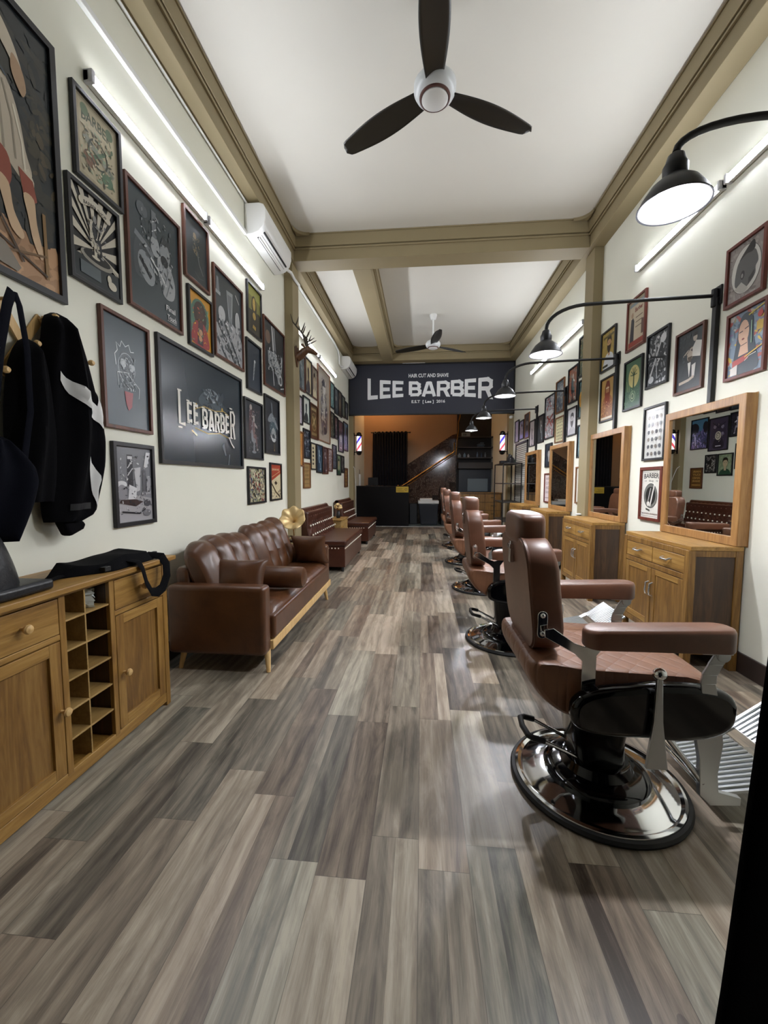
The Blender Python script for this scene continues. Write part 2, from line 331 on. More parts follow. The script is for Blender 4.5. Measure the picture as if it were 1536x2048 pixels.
# ---------------------------------------------------------------- framed pictures
def art(mb, P, shapes, o, du, dv, n, seed=1):
    """shapes in unit coordinates laid on the sheet: o origin, du across, dv up, n towards the room"""
    rnd = random.Random(seed); k = [0]; AR = dv.length/du.length
    def put(pts2, faces, col):
        k[0] += 1; d = n*(.00024*k[0]); mb.add([tuple(o+du*min(1,max(0,u))+dv*min(1,max(0,v))+d) for u,v in pts2], faces, P(col))
    def poly(pts, col): put(pts, [tuple(range(len(pts)))], col)
    def ell(cx,cy,rx,ry,col,a=0.):
        pts = []
        for i in range(18):
            t = 2*PI*i/18; x = rx*math.cos(t); y = ry*math.sin(t); pts.append((cx+x*math.cos(a)-y*math.sin(a), cy+x*math.sin(a)+y*math.cos(a)))
        poly(pts, col)
    def line(pts, w, col):
        vs = []
        for i, p in enumerate(pts):
            a = Vector(pts[max(0,i-1)]); b = Vector(pts[min(len(pts)-1,i+1)]); d = (b-a); d.y *= AR; d.normalize(); q = Vector((-d.y, d.x/AR))*w/2
            vs += [(p[0]+q.x,p[1]+q.y),(p[0]-q.x,p[1]-q.y)]
        put(vs, [(2*i,2*i+1,2*i+3,2*i+2) for i in range(len(pts)-1)], col)
    for s in shapes:
        t = s[0]
        if t == 'r': poly([(s[1],s[2]),(s[3],s[2]),(s[3],s[4]),(s[1],s[4])], s[5])
        elif t == 'e': ell(*s[1:])
        elif t == 'p':
            L = s[1]
            if len(L) >= 6:
                Q = []; m_ = len(L)
                for i in range(m_):
                    p0, p1, p2, p3 = (Vector(L[(i+j)%m_]) for j in (-1,0,1,2))
                    for f in (0,.25,.5,.75): Q.append(tuple(.5*((2*p1)+(p2-p0)*f+(2*p0-5*p1+4*p2-p3)*f*f+(3*p1-p0-3*p2+p3)*f**3)))
                L = Q
            poly(L, s[2])
        elif t == 'l': line(s[1], s[2], s[3])
        elif t == 'ring':
            _, cx, cy, rx, ry, w, col = s; line([(cx+rx*math.cos(2*PI*i/24), cy+ry*math.sin(2*PI*i/24)) for i in range(25)], w, col)
        elif t == 't':
            _, txt, cx, cy, wd, hh, col = s[:7]; vs, fs = text_mesh(txt, .02); x0=min(a for a,b in vs);x1=max(a for a,b in vs);y0=min(b for a,b in vs);y1=max(b for a,b in vs)
            arch = s[7] if len(s) > 7 else 0.
            put([(cx+(a-(x0+x1)/2)/(x1-x0)*wd, cy+(b-(y0+y1)/2)/(y1-y0)*hh+arch*(1-((a-(x0+x1)/2)/(x1-x0)*2)**2)) for a,b in vs], fs, col)
        elif t == 'rays':
            _, cx, cy, N, v0, c = s
            for i in range(N):
                a = 2*PI*i/N; b = a+PI/N; L = 1.4; poly([(cx,max(cy,v0)),(cx+L*math.cos(a),max(v0,cy+L*math.sin(a))),(cx+L*math.cos(b),max(v0,cy+L*math.sin(b)))], c)
        elif t == 'mess':      # loose brush marks
            _, x0,y0,x1,y1,N,cols,sz = s; vv = {}; N = int(N*2.4); sz *= .7
            for i in range(N):
                cx = rnd.uniform(x0,x1); cy = rnd.uniform(y0,y1); a = rnd.uniform(0,PI); l = sz*rnd.uniform(.5,1.6); w = l*rnd.uniform(.2,.6); c = rnd.choice(cols)
                pts = [(min(1,max(0,cx+l*math.cos(t_)*math.cos(a)-w*math.sin(t_)*math.sin(a))), min(1,max(0,cy+(l*math.cos(t_)*math.sin(a)+w*math.sin(t_)*math.cos(a))/AR))) for t_ in [2*PI*j/7 for j in range(7)]]
                vv.setdefault(c, []).append(pts)
            for c, L in vv.items():
                k[0] += 1
                for j, pts in enumerate(L):
                    mb.add([tuple(o+du*u+dv*v+n*(.00024*k[0]+.000003*j)) for u,v in pts], [tuple(range(7))], P(c))
def bust(cx, cy, s, skin, hair, shirt, beard=None):
    L = [('p',[(cx-.95*s,cy-1.6*s),(cx+.95*s,cy-1.6*s),(cx+.75*s,cy-.85*s),(cx+.22*s,cy-.58*s),(cx-.22*s,cy-.58*s),(cx-.75*s,cy-.85*s)],shirt),
     ('r',cx-.16*s,cy-.75*s,cx+.16*s,cy-.3*s,skin),('e',cx,cy,.36*s,.42*s,skin),('p',[(cx-.38*s,cy+.05*s),(cx-.36*s,cy+.38*s),(cx-.1*s,cy+.54*s),(cx+.25*s,cy+.5*s),(cx+.39*s,cy+.28*s),(cx+.37*s,cy+.05*s),(cx+.2*s,cy+.24*s),(cx-.2*s,cy+.26*s)],hair),
     ('e',cx-.14*s,cy+.05*s,.05*s,.03*s,'#1c1614'),('e',cx+.14*s,cy+.05*s,.05*s,.03*s,'#1c1614')]
    if beard: L += [('p',[(cx-.34*s,cy-.02*s),(cx-.2*s,cy-.1*s),(cx+.2*s,cy-.1*s),(cx+.34*s,cy-.02*s),(cx+.27*s,cy-.38*s),(cx,cy-.6*s),(cx-.27*s,cy-.38*s)],beard)]
    return L
def seated(cx, cy, s, a, b, c):
    return [('p',[(cx-.3*s,cy-.5*s),(cx+.35*s,cy-.5*s),(cx+.35*s,cy-.35*s),(cx-.05*s,cy-.3*s),(cx-.05*s,cy+.3*s),(cx-.3*s,cy+.35*s)],c),('e',cx+.02*s,cy+.1*s,.2*s,.32*s,a),('e',cx+.05*s,cy+.5*s,.12*s,.15*s,b),('p',[(cx,cy-.2*s),(cx+.4*s,cy-.2*s),(cx+.5*s,cy-.75*s),(cx+.38*s,cy-.78*s),(cx+.25*s,cy-.38*s),(cx,cy-.35*s)],a),('e',cx+.5*s,cy-.82*s,.12*s,.05*s,b),('r',cx-.1*s,cy-.95*s,cx+.1*s,cy-.5*s,c),('e',cx,cy-.95*s,.3*s,.06*s,c),('p',[(cx+.12*s,cy+.35*s),(cx+.5*s,cy+.2*s),(cx+.52*s,cy+.1*s),(cx+.1*s,cy+.2*s)],b)]
def picture(side, box, fm, label, shapes, base, fw=.02, dep=.024, group=None, gloss=.3, seed=1, name='framed_picture'):
    y0, y1, z0, z1 = box; X = XL if side == 'L' else XR; s = 1 if side == 'L' else -1
    r = thing(name, label, 'picture', (X+s*.001,(y0+y1)/2,z0), 0, group)
    xa, xb = X+s*.002, X+s*dep; mb = MB()
    o_ = [(y0,z0),(y1,z0),(y1,z1),(y0,z1)]; i_ = [(y0+fw,z0+fw),(y1-fw,z0+fw),(y1-fw,z1-fw),(y0+fw,z1-fw)]
    vs = [(xa,)+p for p in o_]+[(xb,)+p for p in o_]+[(xb,)+p for p in i_]+[(xa,)+p for p in i_]; fs = []
    for k in range(4):
        j = (k+1)%4; fs += [(k,j,4+j,4+k),(4+k,4+j,8+j,8+k),(8+k,8+j,12+j,12+k),(12+k,12+j,j,k)]
    mb.add(vs, fs, fm).build('frame', r, world=True, bevel=.002, seg=2)
    P = lambda c: mat(c, gloss); mb = MB(); xp = X+s*.009
    mb.box((X+s*.003,y0+fw-.002,z0+fw-.002),(xp,y1-fw+.002,z1-fw+.002), P(base))
    n = Vector((s,0,0)); dv = Vector((0,0,z1-z0-2*fw)); dy = y1-y0-2*fw
    if side == 'L': o = Vector((xp,y0+fw,z0+fw)); du = Vector((0,dy,0))
    else: o = Vector((xp,y1-fw,z0+fw)); du = Vector((0,-dy,0))
    art(mb, P, shapes, o, du, dv, n, seed); mb.build('print', r, world=True)
    return r
B_, N_, T_, R_ = M['blk'], M['brn'], M['tanf'], M['red']
BW = ['#9a9c9e','#6d7073','#c9cbcc','#3a3d40']
picture('L',(1.02,1.868,2.055,3.19),B_,'huge black-framed painting of a draped barefoot figure above the coat rack',[
 ('p',[(0,0),(1,0),(1,.15),(.9,.17),(.7,.2),(.5,.2),(0,.26)],'#a5805f'),('p',[(.3,.3),(.62,.26),(.66,.1),(.5,.06),(.3,.1)],'#b48d66'),('mess',.4,.0,1,.16,24,['#b8916c','#96714f','#8a6a4c'],.06),
 ('mess',.55,.2,1,.96,60,['#22282a','#2b2a25','#1a1f22','#30302a'],.09),('mess',.86,.4,1,.75,10,['#4b4230','#3d3a2c'],.04),
 ('p',[(.50,.80),(.62,.78),(.74,.72),(.80,.62),(.83,.50),(.86,.42),(.80,.38),(.72,.42),(.64,.46),(.50,.50)],'#b9ae9b'),('p',[(.84,.44),(.87,.40),(.86,.30),(.81,.30),(.78,.40)],'#c7bda9'),
 ('l',[(.60,.76),(.63,.62),(.66,.47)],.012,'#8f8574'),('l',[(.66,.74),(.70,.60),(.71,.45)],.012,'#978d7c'),('l',[(.72,.70),(.76,.58),(.77,.44)],.010,'#8f8574'),('l',[(.77,.64),(.81,.52),(.82,.42)],.012,'#d8d0be'),('l',[(.63,.76),(.665,.62),(.68,.47)],.012,'#d8d0be'),
 ('p',[(.50,.50),(.62,.47),(.72,.44),(.74,.36),(.70,.30),(.64,.34),(.50,.44)],'#8d4430'),('p',[(.78,.42),(.86,.40),(.88,.33),(.84,.30),(.80,.33)],'#8d4430'),
 ('p',[(.66,.34),(.72,.33),(.74,.24),(.79,.17),(.77,.145),(.72,.17),(.69,.24)],'#c9ac8b'),('p',[(.80,.33),(.86,.33),(.87,.24),(.90,.13),(.88,.11),(.84,.17),(.82,.25)],'#c9ac8b'),
 ('p',[(.62,.93),(.70,.94),(.78,.88),(.83,.80),(.85,.73),(.82,.72),(.78,.79),(.70,.85),(.64,.86)],'#c3b8a4'),('p',[(.78,.83),(.83,.80),(.85,.74),(.83,.70),(.80,.72),(.77,.77)],'#a88a6c'),('l',[(.60,.80),(.74,.72)],.014,'#3f4a55'),
 ('p',[(.905,.30),(.925,.30),(.93,.04),(.91,.04)],'#86683f'),('l',[(.64,.12),(.92,.05)],.012,'#3d2b1a'),('l',[(.66,.07),(.92,.13)],.012,'#6d5233'),('l',[(.66,.20),(.78,.06)],.012,'#3d2b1a'),('p',[(.55,.12),(.68,.10),(.76,.03),(.74,.01),(.6,.02)],'#7c7468')],'#1f2528',.03)
picture('L',(1.957,2.278,2.72,3.15),B_,'black-framed beige and green tattoo-flash barber print, topmost beside the tube light',[
 ('r',.05,.04,.95,.96,'#a89d84'),('r',.09,.07,.91,.93,'#b5ab90'),('t','BARBER',.5,.78,.7,.13,'#4d5648',.04),('e',.22,.86,.09,.07,'#6c7d66'),('e',.8,.86,.09,.07,'#6c7d66'),('p',[(.15,.5),(.85,.3),(.9,.36),(.2,.6)],'#8d8f82'),('l',[(.2,.25),(.8,.62)],.06,'#5f7a62'),('e',.3,.3,.14,.1,'#7d5f4d'),('e',.7,.22,.15,.09,'#5f7a62'),('ring',.5,.44,.22,.17,.03,'#43493f'),
 ('mess',.12,.1,.88,.7,46,['#5b6d57','#857a63','#c2b99f','#4b4a3e','#8fa088'],.05)],'#8f866f')
picture('L',(1.90,2.238,2.21,2.69),B_,'black-framed black and cream sunburst print with a barber chair below the tattoo-flash print',[
 ('rays',.5,.42,40,.26,'#c9c3b3'),('r',0,0,1,.26,'#222a2e'),('p',[(.18,.9),(.5,.96),(.82,.9),(.8,.82),(.5,.88),(.2,.82)],'#c9c3b3'),('t','BARBER SHOP',.5,.865,.5,.04,'#1b1b1d',.02),('e',.5,.3,.36,.08,'#8d8a80'),('e',.5,.32,.3,.06,'#1b1d20')]+seated(.46,.6,.3,'#2b2f33','#8b8b88','#c9c3b3')+[('r',.12,.06,.55,.2,'#566065'),('e',.82,.1,.1,.05,'#c9c3b3'),('e',.75,.16,.05,.05,'#c9c3b3'),('mess',.3,.4,.7,.75,16,['#77777a','#b3b0a6','#2b2d31'],.035)],'#15171b')
picture('L',(2.298,2.831,2.245,2.98),N_,'large brown-framed chalk drawing of a barber shaving a client',[
 ('p',[(.12,.28),(.35,.3),(.5,.45),(.42,.6),(.2,.62),(.1,.5)],'#4b5156'),('e',.32,.38,.17,.12,'#8b9195',-.5),('p',[(.2,.46),(.42,.34),(.38,.3),(.18,.42)],'#2a2f34'),('l',[(.12,.62),(.3,.58),(.45,.52)],.07,'#767c81'),('e',.5,.63,.09,.09,'#9da2a5'),('p',[(.55,.56),(.75,.58),(.9,.42),(.86,.26),(.66,.24),(.55,.4)],'#999da0'),('e',.7,.64,.11,.1,'#8c9194'),('p',[(.6,.7),(.66,.78),(.8,.76),(.82,.66),(.76,.72)],'#3c4246'),('e',.68,.56,.08,.05,'#30353a'),
 ('r',.44,.7,.53,.93,'#6e7479'),('l',[(.44,.74),(.53,.79)],.012,'#c5c8ca'),('l',[(.44,.82),(.53,.87)],.012,'#c5c8ca'),('e',.26,.85,.1,.06,'#596066'),('l',[(.4,.5),(.58,.42),(.7,.34)],.035,'#c5c8ca'),('l',[(.62,.26),(.7,.4),(.76,.5)],.012,'#6e7479'),('l',[(.7,.25),(.78,.38),(.82,.48)],.012,'#6e7479'),
 ('mess',.18,.3,.85,.9,44,['#545a60','#7d8387','#a9adb0','#3d4348'],.035),('t','Final',.78,.15,.2,.05,'#d8dadb'),('t','Touch',.8,.07,.2,.05,'#d8dadb'),('l',[(.7,.035),(.9,.035)],.006,'#d8dadb')],'#3a4449')
picture('L',(2.883,3.225,2.69,3.175),N_,'small brown-framed dark print with a faint gold arm reaching down, under the tube light',[
 ('e',.45,.74,.07,.05,'#8a7a60'),('l',[(.4,.72),(.46,.6),(.58,.48)],.05,'#5d5d58'),('l',[(.55,.52),(.62,.34),(.8,.2)],.025,'#7b8083'),('mess',.35,.45,.65,.75,16,['#6d6555','#9a8a68','#555b5e'],.035),('l',[(.4,.16),(.6,.1),(.85,.14)],.01,'#596066')],'#333b3f')
picture('L',(2.911,3.255,2.22,2.645),B_,'black-framed colourful print of a hooded figure in red with an orange halo background',[
 ('p',[(.05,.05),(.3,.05),(.15,.5),(.1,.8),(.05,.8)],'#5f7f6c'),('e',.5,.6,.42,.33,'#4f7564'),('e',.5,.63,.3,.26,'#3a2a24'),('p',[(.12,.05),(.88,.05),(.82,.35),(.65,.5),(.35,.5),(.15,.35)],'#9c3b3d'),('e',.5,.62,.17,.2,'#4a3029'),('p',[(.33,.05),(.6,.05),(.62,.5),(.4,.5)],'#51333a'),('e',.5,.3,.09,.06,'#c79a78'),('e',.48,.18,.08,.06,'#c79a78'),('mess',.1,.08,.9,.85,26,['#7a9b7c','#b7553f','#d7a23f','#3d5a52'],.05)],'#c9912f')
picture('L',(3.289,3.835,2.255,2.985),N_,'large brown-framed chalk drawing of combs, brushes and razors',[
 ('p',[(0,0),(1,0),(1,.33),(.6,.5),(.3,.38),(0,.35)],'#a7a9ad'),('p',[(.05,.4),(.12,.44),(.75,.03),(.68,.0)],'#33383d'),('p',[(.25,.46),(.33,.48),(.95,.0),(.86,.0)],'#3a4045'),('p',[(0,.22),(.05,.26),(.45,0),(.35,0)],'#4a5056'),('p',[(.42,.86),(.66,.88),(.6,.42),(.5,.42)],'#8f9599'),('p',[(.46,.82),(.62,.83),(.57,.5),(.52,.5)],'#6b7176'),('e',.24,.52,.12,.09,'#b5b8ba'),('l',[(.26,.46),(.34,.3)],.06,'#81868a'),('e',.82,.56,.08,.13,'#a7abad'),('ring',.82,.56,.08,.13,.015,'#d4d6d7'),('r',.04,.72,.2,.76,'#9aa0a3'),('p',[(.08,.92),(.14,.92),(.17,.76),(.06,.76)],'#7a8084'),('r',.5,.38,.6,.56,'#777d81'),('l',[(.75,.9),(.9,.82)],.02,'#c5c8ca'),('mess',.05,.05,.95,.5,46,['#7a7f84','#c9cacd','#5a6065','#8e9397'],.045)],'#363f44')
picture('L',(3.94,4.295,2.68,3.165),B_,'black-framed olive and gold portrait print under the end of the tube light',[
 ('p',[(0,.0),(1,0),(1,.5),(.7,.52),(.3,.5),(0,.45)],'#2c2a1c'),('p',[(0,.48),(.4,.55),(.6,.52),(1,.56),(1,.75),(0,.78)],'#6d6b35'),('e',.5,.62,.2,.22,'#241c12'),('e',.5,.66,.11,.14,'#b09448'),('p',[(.25,.1),(.75,.1),(.7,.45),(.5,.5),(.3,.45)],'#211c14'),('e',.5,.4,.12,.08,'#a5893f'),('p',[(.35,.12),(.6,.1),(.62,.18),(.4,.2)],'#a5893f'),('l',[(.44,.68),(.48,.68)],.012,'#241c12'),('l',[(.53,.68),(.57,.68)],.012,'#241c12')],'#8f9048')
picture('L',(3.899,4.262,2.12,2.61),B_,'narrow black-framed slate print of a single striped razor or pole in the middle',[
 ('p',[(.42,.2),(.48,.22),(.6,.55),(.62,.62),(.52,.62)],'#9ba1a5'),('l',[(.46,.3),(.54,.36)],.012,'#3a4248'),('l',[(.48,.38),(.57,.44)],.012,'#3a4248'),('l',[(.5,.46),(.6,.52)],.012,'#3a4248'),('e',.58,.64,.06,.035,'#c4c8ca')],'#2c3540')
picture('L',(4.34,5.01,2.26,2.995),N_,'brown-framed drawing of two tattooed hands holding barber tools beside the pillar',[
 ('e',.2,.76,.12,.1,'#6f5a4d'),('p',[(.36,.98),(.42,.98),(.5,.62),(.42,.6)],'#b3b7ba'),('p',[(.46,.98),(.51,.98),(.58,.62),(.53,.62)],'#90959a'),('p',[(.18,.55),(.55,.6),(.62,.4),(.4,.28),(.2,.36)],'#8c9296'),('p',[(.5,.5),(.6,.55),(.8,.42),(.86,.6),(.92,.58),(.84,.3),(.65,.22),(.5,.32)],'#a4a9ac'),('l',[(.4,.35),(.46,.05)],.03,'#c5c8ca'),('l',[(.6,.3),(.7,.12)],.04,'#959a9e'),('e',.8,.2,.1,.09,'#c5c8ca'),('e',.8,.2,.07,.06,'#4a5056'),('l',[(.8,.06),(.98,.1)],.02,'#c5c8ca'),('mess',.18,.26,.85,.62,46,['#565c61','#c1c5c8','#3c4247','#7d8387'],.04)],'#242a30')
picture('L',(2.067,2.458,1.51,2.15),N_,'brown-framed chalk drawing of a skull-faced figure with a red bandana beside the jacket',[
 ('p',[(.3,.5),(.36,.68),(.5,.72),(.66,.68),(.72,.5),(.6,.36),(.42,.36)],'#3b4347'),('ring',.5,.56,.19,.14,.016,'#9aa1a4'),('e',.42,.6,.07,.04,'#adb3b6'),('e',.62,.58,.07,.04,'#adb3b6'),('l',[(.26,.56),(.24,.66),(.3,.7),(.28,.77),(.36,.74),(.4,.8),(.48,.76),(.56,.79),(.6,.73),(.68,.74)],.016,'#cfd3d5'),('l',[(.28,.5),(.5,.52),(.78,.4)],.012,'#cfd3d5'),('l',[(.3,.38),(.28,.5)],.01,'#cfd3d5'),('l',[(.78,.4),(.76,.3)],.01,'#cfd3d5'),('p',[(.42,.34),(.62,.34),(.58,.2),(.5,.16),(.45,.22)],'#8e3436'),('l',[(.46,.46),(.62,.4)],.03,'#7a8185'),('l',[(.44,.42),(.58,.37)],.015,'#aeb4b7'),('mess',.32,.36,.7,.68,46,['#5b6469','#8d959a','#39424a','#b4babd'],.028)],'#3d484e')
# the large shop poster
fancy = '#d9d6cc'
L12 = [('e',.57,.62,.15,.13,'#3c454b'),('p',[(.4,.58),(.75,.46),(.9,.4),(.7,.58),(.62,.74),(.5,.74)],'#4a545a'),('e',.56,.70,.10,.06,'#717a80'),('ring',.56,.68,.07,.045,.012,'#9aa2a6'),('mess',.46,.5,.72,.74,22,['#3c444a','#4e565c','#2b3238'],.035),('p',[(.69,.2),(.72,.24),(.75,.1),(.73,.1)],'#6a7176'),('l',[(.78,.0),(.8,.12)],.012,'#6a7176'),
 ('l',[(.32,.5),(.45,.56),(.6,.55),(.72,.58),(.8,.55)],.008,'#a08a55'),('l',[(.34,.33),(.5,.3),(.66,.33),(.8,.3)],.008,'#a08a55'),('e',.36,.55,.012,.02,'#b99a55'),('e',.7,.59,.012,.02,'#b99a55'),('l',[(.3,.3),(.36,.26)],.01,'#a08a55')]
xx = .165
for ch, wd, hh, by in (('L',.075,.34,.30),('E',.055,.21,.36),('E',.055,.21,.355),(' ',.03,0,0),('B',.065,.21,.34),('A',.065,.21,.335),('R',.062,.21,.335),('B',.06,.21,.34),('E',.055,.21,.345),('R',.075,.34,.30)):
    for pts, cl in glyph(ch, .24): L12.append(('l',[(xx+p[0]*wd, by+p[1]*hh) for p in pts],.024,fancy))
    if ch != ' ' : [L12.append(('l',[(xx-.008,by+h_),(xx+wd*.45,by+h_)],.009,fancy)) for h_ in (.006,hh-.006)]
    xx += wd+.015 if ch != ' ' else wd
L12.append(('l',[(.78,.31),(.82,.24),(.86,.2)],.012,fancy))
picture('L',(2.532,3.768,1.335,2.17),B_,'wide black-framed dark poster with cream ornate shop lettering above the sofa',L12,'#2a333a',.026,gloss=.22)
picture('L',(2.113,2.46,.957,1.44),B_,'black-framed black and white still life of bottles, towels and razors above the sideboard end',[
 ('r',0,.35,1,1,'#77787d'),('p',[(0,0),(1,0),(1,.3),(.5,.36),(0,.26)],'#a5a3a6'),('r',.3,.48,.46,.9,'#33343a'),('r',.32,.84,.45,.88,'#c9c9cc'),('l',[(.31,.62),(.45,.72)],.02,'#c9c9cc'),('l',[(.31,.72),(.45,.82)],.02,'#c9c9cc'),('e',.14,.5,.14,.05,'#d2d2d4'),('e',.14,.4,.13,.1,'#8c8b90'),('p',[(.48,.72),(.68,.74),(.64,.42),(.55,.4)],'#bdbdc0'),('p',[(.28,.24),(.5,.22),(.55,.45),(.34,.5)],'#d0d0d2'),('r',.72,.4,.82,.7,'#5b5b61'),('r',.84,.36,.96,.62,'#9b9ba0'),('p',[(.76,.72),(.9,.75),(.98,.95),(.85,.95)],'#cfcfd2'),('p',[(.05,.26),(.5,.2),(.72,.26),(.5,.3),(.1,.3)],'#3a2b2b'),('l',[(.12,.14),(.6,.1),(.78,.16)],.035,'#2a2a2f'),('e',.82,.1,.12,.05,'#6f6f75'),('e',.84,.24,.1,.05,'#49494f'),('mess',.02,.1,.98,.9,46,['#55555b','#c1c1c4','#2e2e33','#8d8d92'],.035)],'#85868b',.024)
picture('L',(3.821,4.27,1.44,2.03),B_,'black-framed dark print of a barber tending a seated client, right of the wide lettered poster',seated(.5,.5,.42,'#6f5654','#b3aaa5','#80868b')+[('p',[(.2,.45),(.4,.5),(.42,.85),(.25,.88)],'#4c3438'),('e',.34,.9,.07,.05,'#a39a94'),('l',[(.38,.75),(.55,.72)],.04,'#a39a94'),('mess',.2,.1,.85,.9,36,['#54474c','#8f8f94','#3a4148','#9d827b'],.035)],'#23282e')
picture('L',(4.335,4.79,1.525,2.165),B_,'black-framed print of an ape-like face in a flat cap beside the pillar',[
 ('p',[(.22,.62),(.5,.74),(.85,.58),(.95,.46),(.6,.56),(.25,.56)],'#7b8288'),('e',.55,.45,.25,.14,'#39525c'),('e',.6,.34,.17,.13,'#a2a7a8'),('e',.6,.3,.1,.06,'#3b4248'),('p',[(.35,.35),(.5,.22),(.72,.22),(.8,.36),(.7,.28),(.5,.28)],'#c2c5c6'),('p',[(.42,.95),(.52,.92),(.55,.72),(.5,.7)],'#6c7379'),('l',[(.62,.18),(.64,.06)],.012,'#b99a55'),('e',.64,.05,.025,.02,'#b99a55'),('mess',.3,.24,.85,.7,34,['#56707a','#8d9498','#2d3a42','#b8bcbd'],.035)],'#20252c')
picture('L',(3.872,4.325,.988,1.367),B_,'small black-framed busy colour sketch of people in a street, below the seated-client print',[('mess',0,0,1,1,150,['#4f5548','#9a9c80','#7a3f3a','#3c4a6a','#c9c6a8','#2c2f2a','#6f7a5a','#a08560'],.07)],'#b3ae90')
picture('L',(4.465,4.832,.996,1.43),B_,'small black-framed red and cream print of a safety razor next to the pillar',[
 ('p',[(0,.5),(1,.75),(1,1),(0,1)],'#a8452f'),('t','SHAVE',.5,.86,.7,.06,'#e0c9a0'),('l',[(.05,.62),(.95,.82)],.02,'#d8b98c'),('p',[(.15,.5),(.5,.62),(.9,.45),(.55,.3)],'#c9bb98'),('p',[(.35,.47),(.5,.53),(.66,.46),(.5,.4)],'#3d3024'),('l',[(.1,.45),(.5,.2),(.9,.05)],.06,'#3d3024'),('mess',.05,.02,.95,.25,16,['#3d3024','#e5d9bd','#8f7a58'],.06)],'#d2c49f')

# left wall beyond the pillar
def quick(kind, seed, c):
    r = random.Random(seed)
    if kind == 'oval': return [('r',.08,.06,.92,.94,c[0]),('e',.5,.52,.3,.36,c[1])]+bust(.5,.6,.34,c[2],c[3],c[3],c[3])
    if kind == 'man': return [('mess',0,0,1,1,26,c[4:] or [c[0]],.12)]+bust(.5,.58,.5,c[1],c[2],c[3],c[2] if seed%2 else None)
    if kind == 'full': return [('mess',0,0,1,1,30,c[3:],.1)]+seated(.45,.52,.5,c[0],c[1],c[2])
    if kind == 'badge': return [('ring',.5,.5,.36,.26,.05,c[0]),('e',.5,.5,.28,.2,c[1]),('l',[(.3,.36),(.7,.66)],.07,c[2]),('l',[(.7,.36),(.3,.66)],.07,c[2]),('t','BARBER',.5,.88,.7,.08,c[2]),('r',.15,.08,.85,.16,c[0])]
    if kind == 'grid': return [('t','STYLES',.5,.92,.6,.05,c[0])]+[('e',.2+.2*i,.8-.14*j,.05,.035,c[(i+j)%2]) for i in range(4) for j in range(6)]
    return [('mess',0,0,1,1,70,c,.09)]
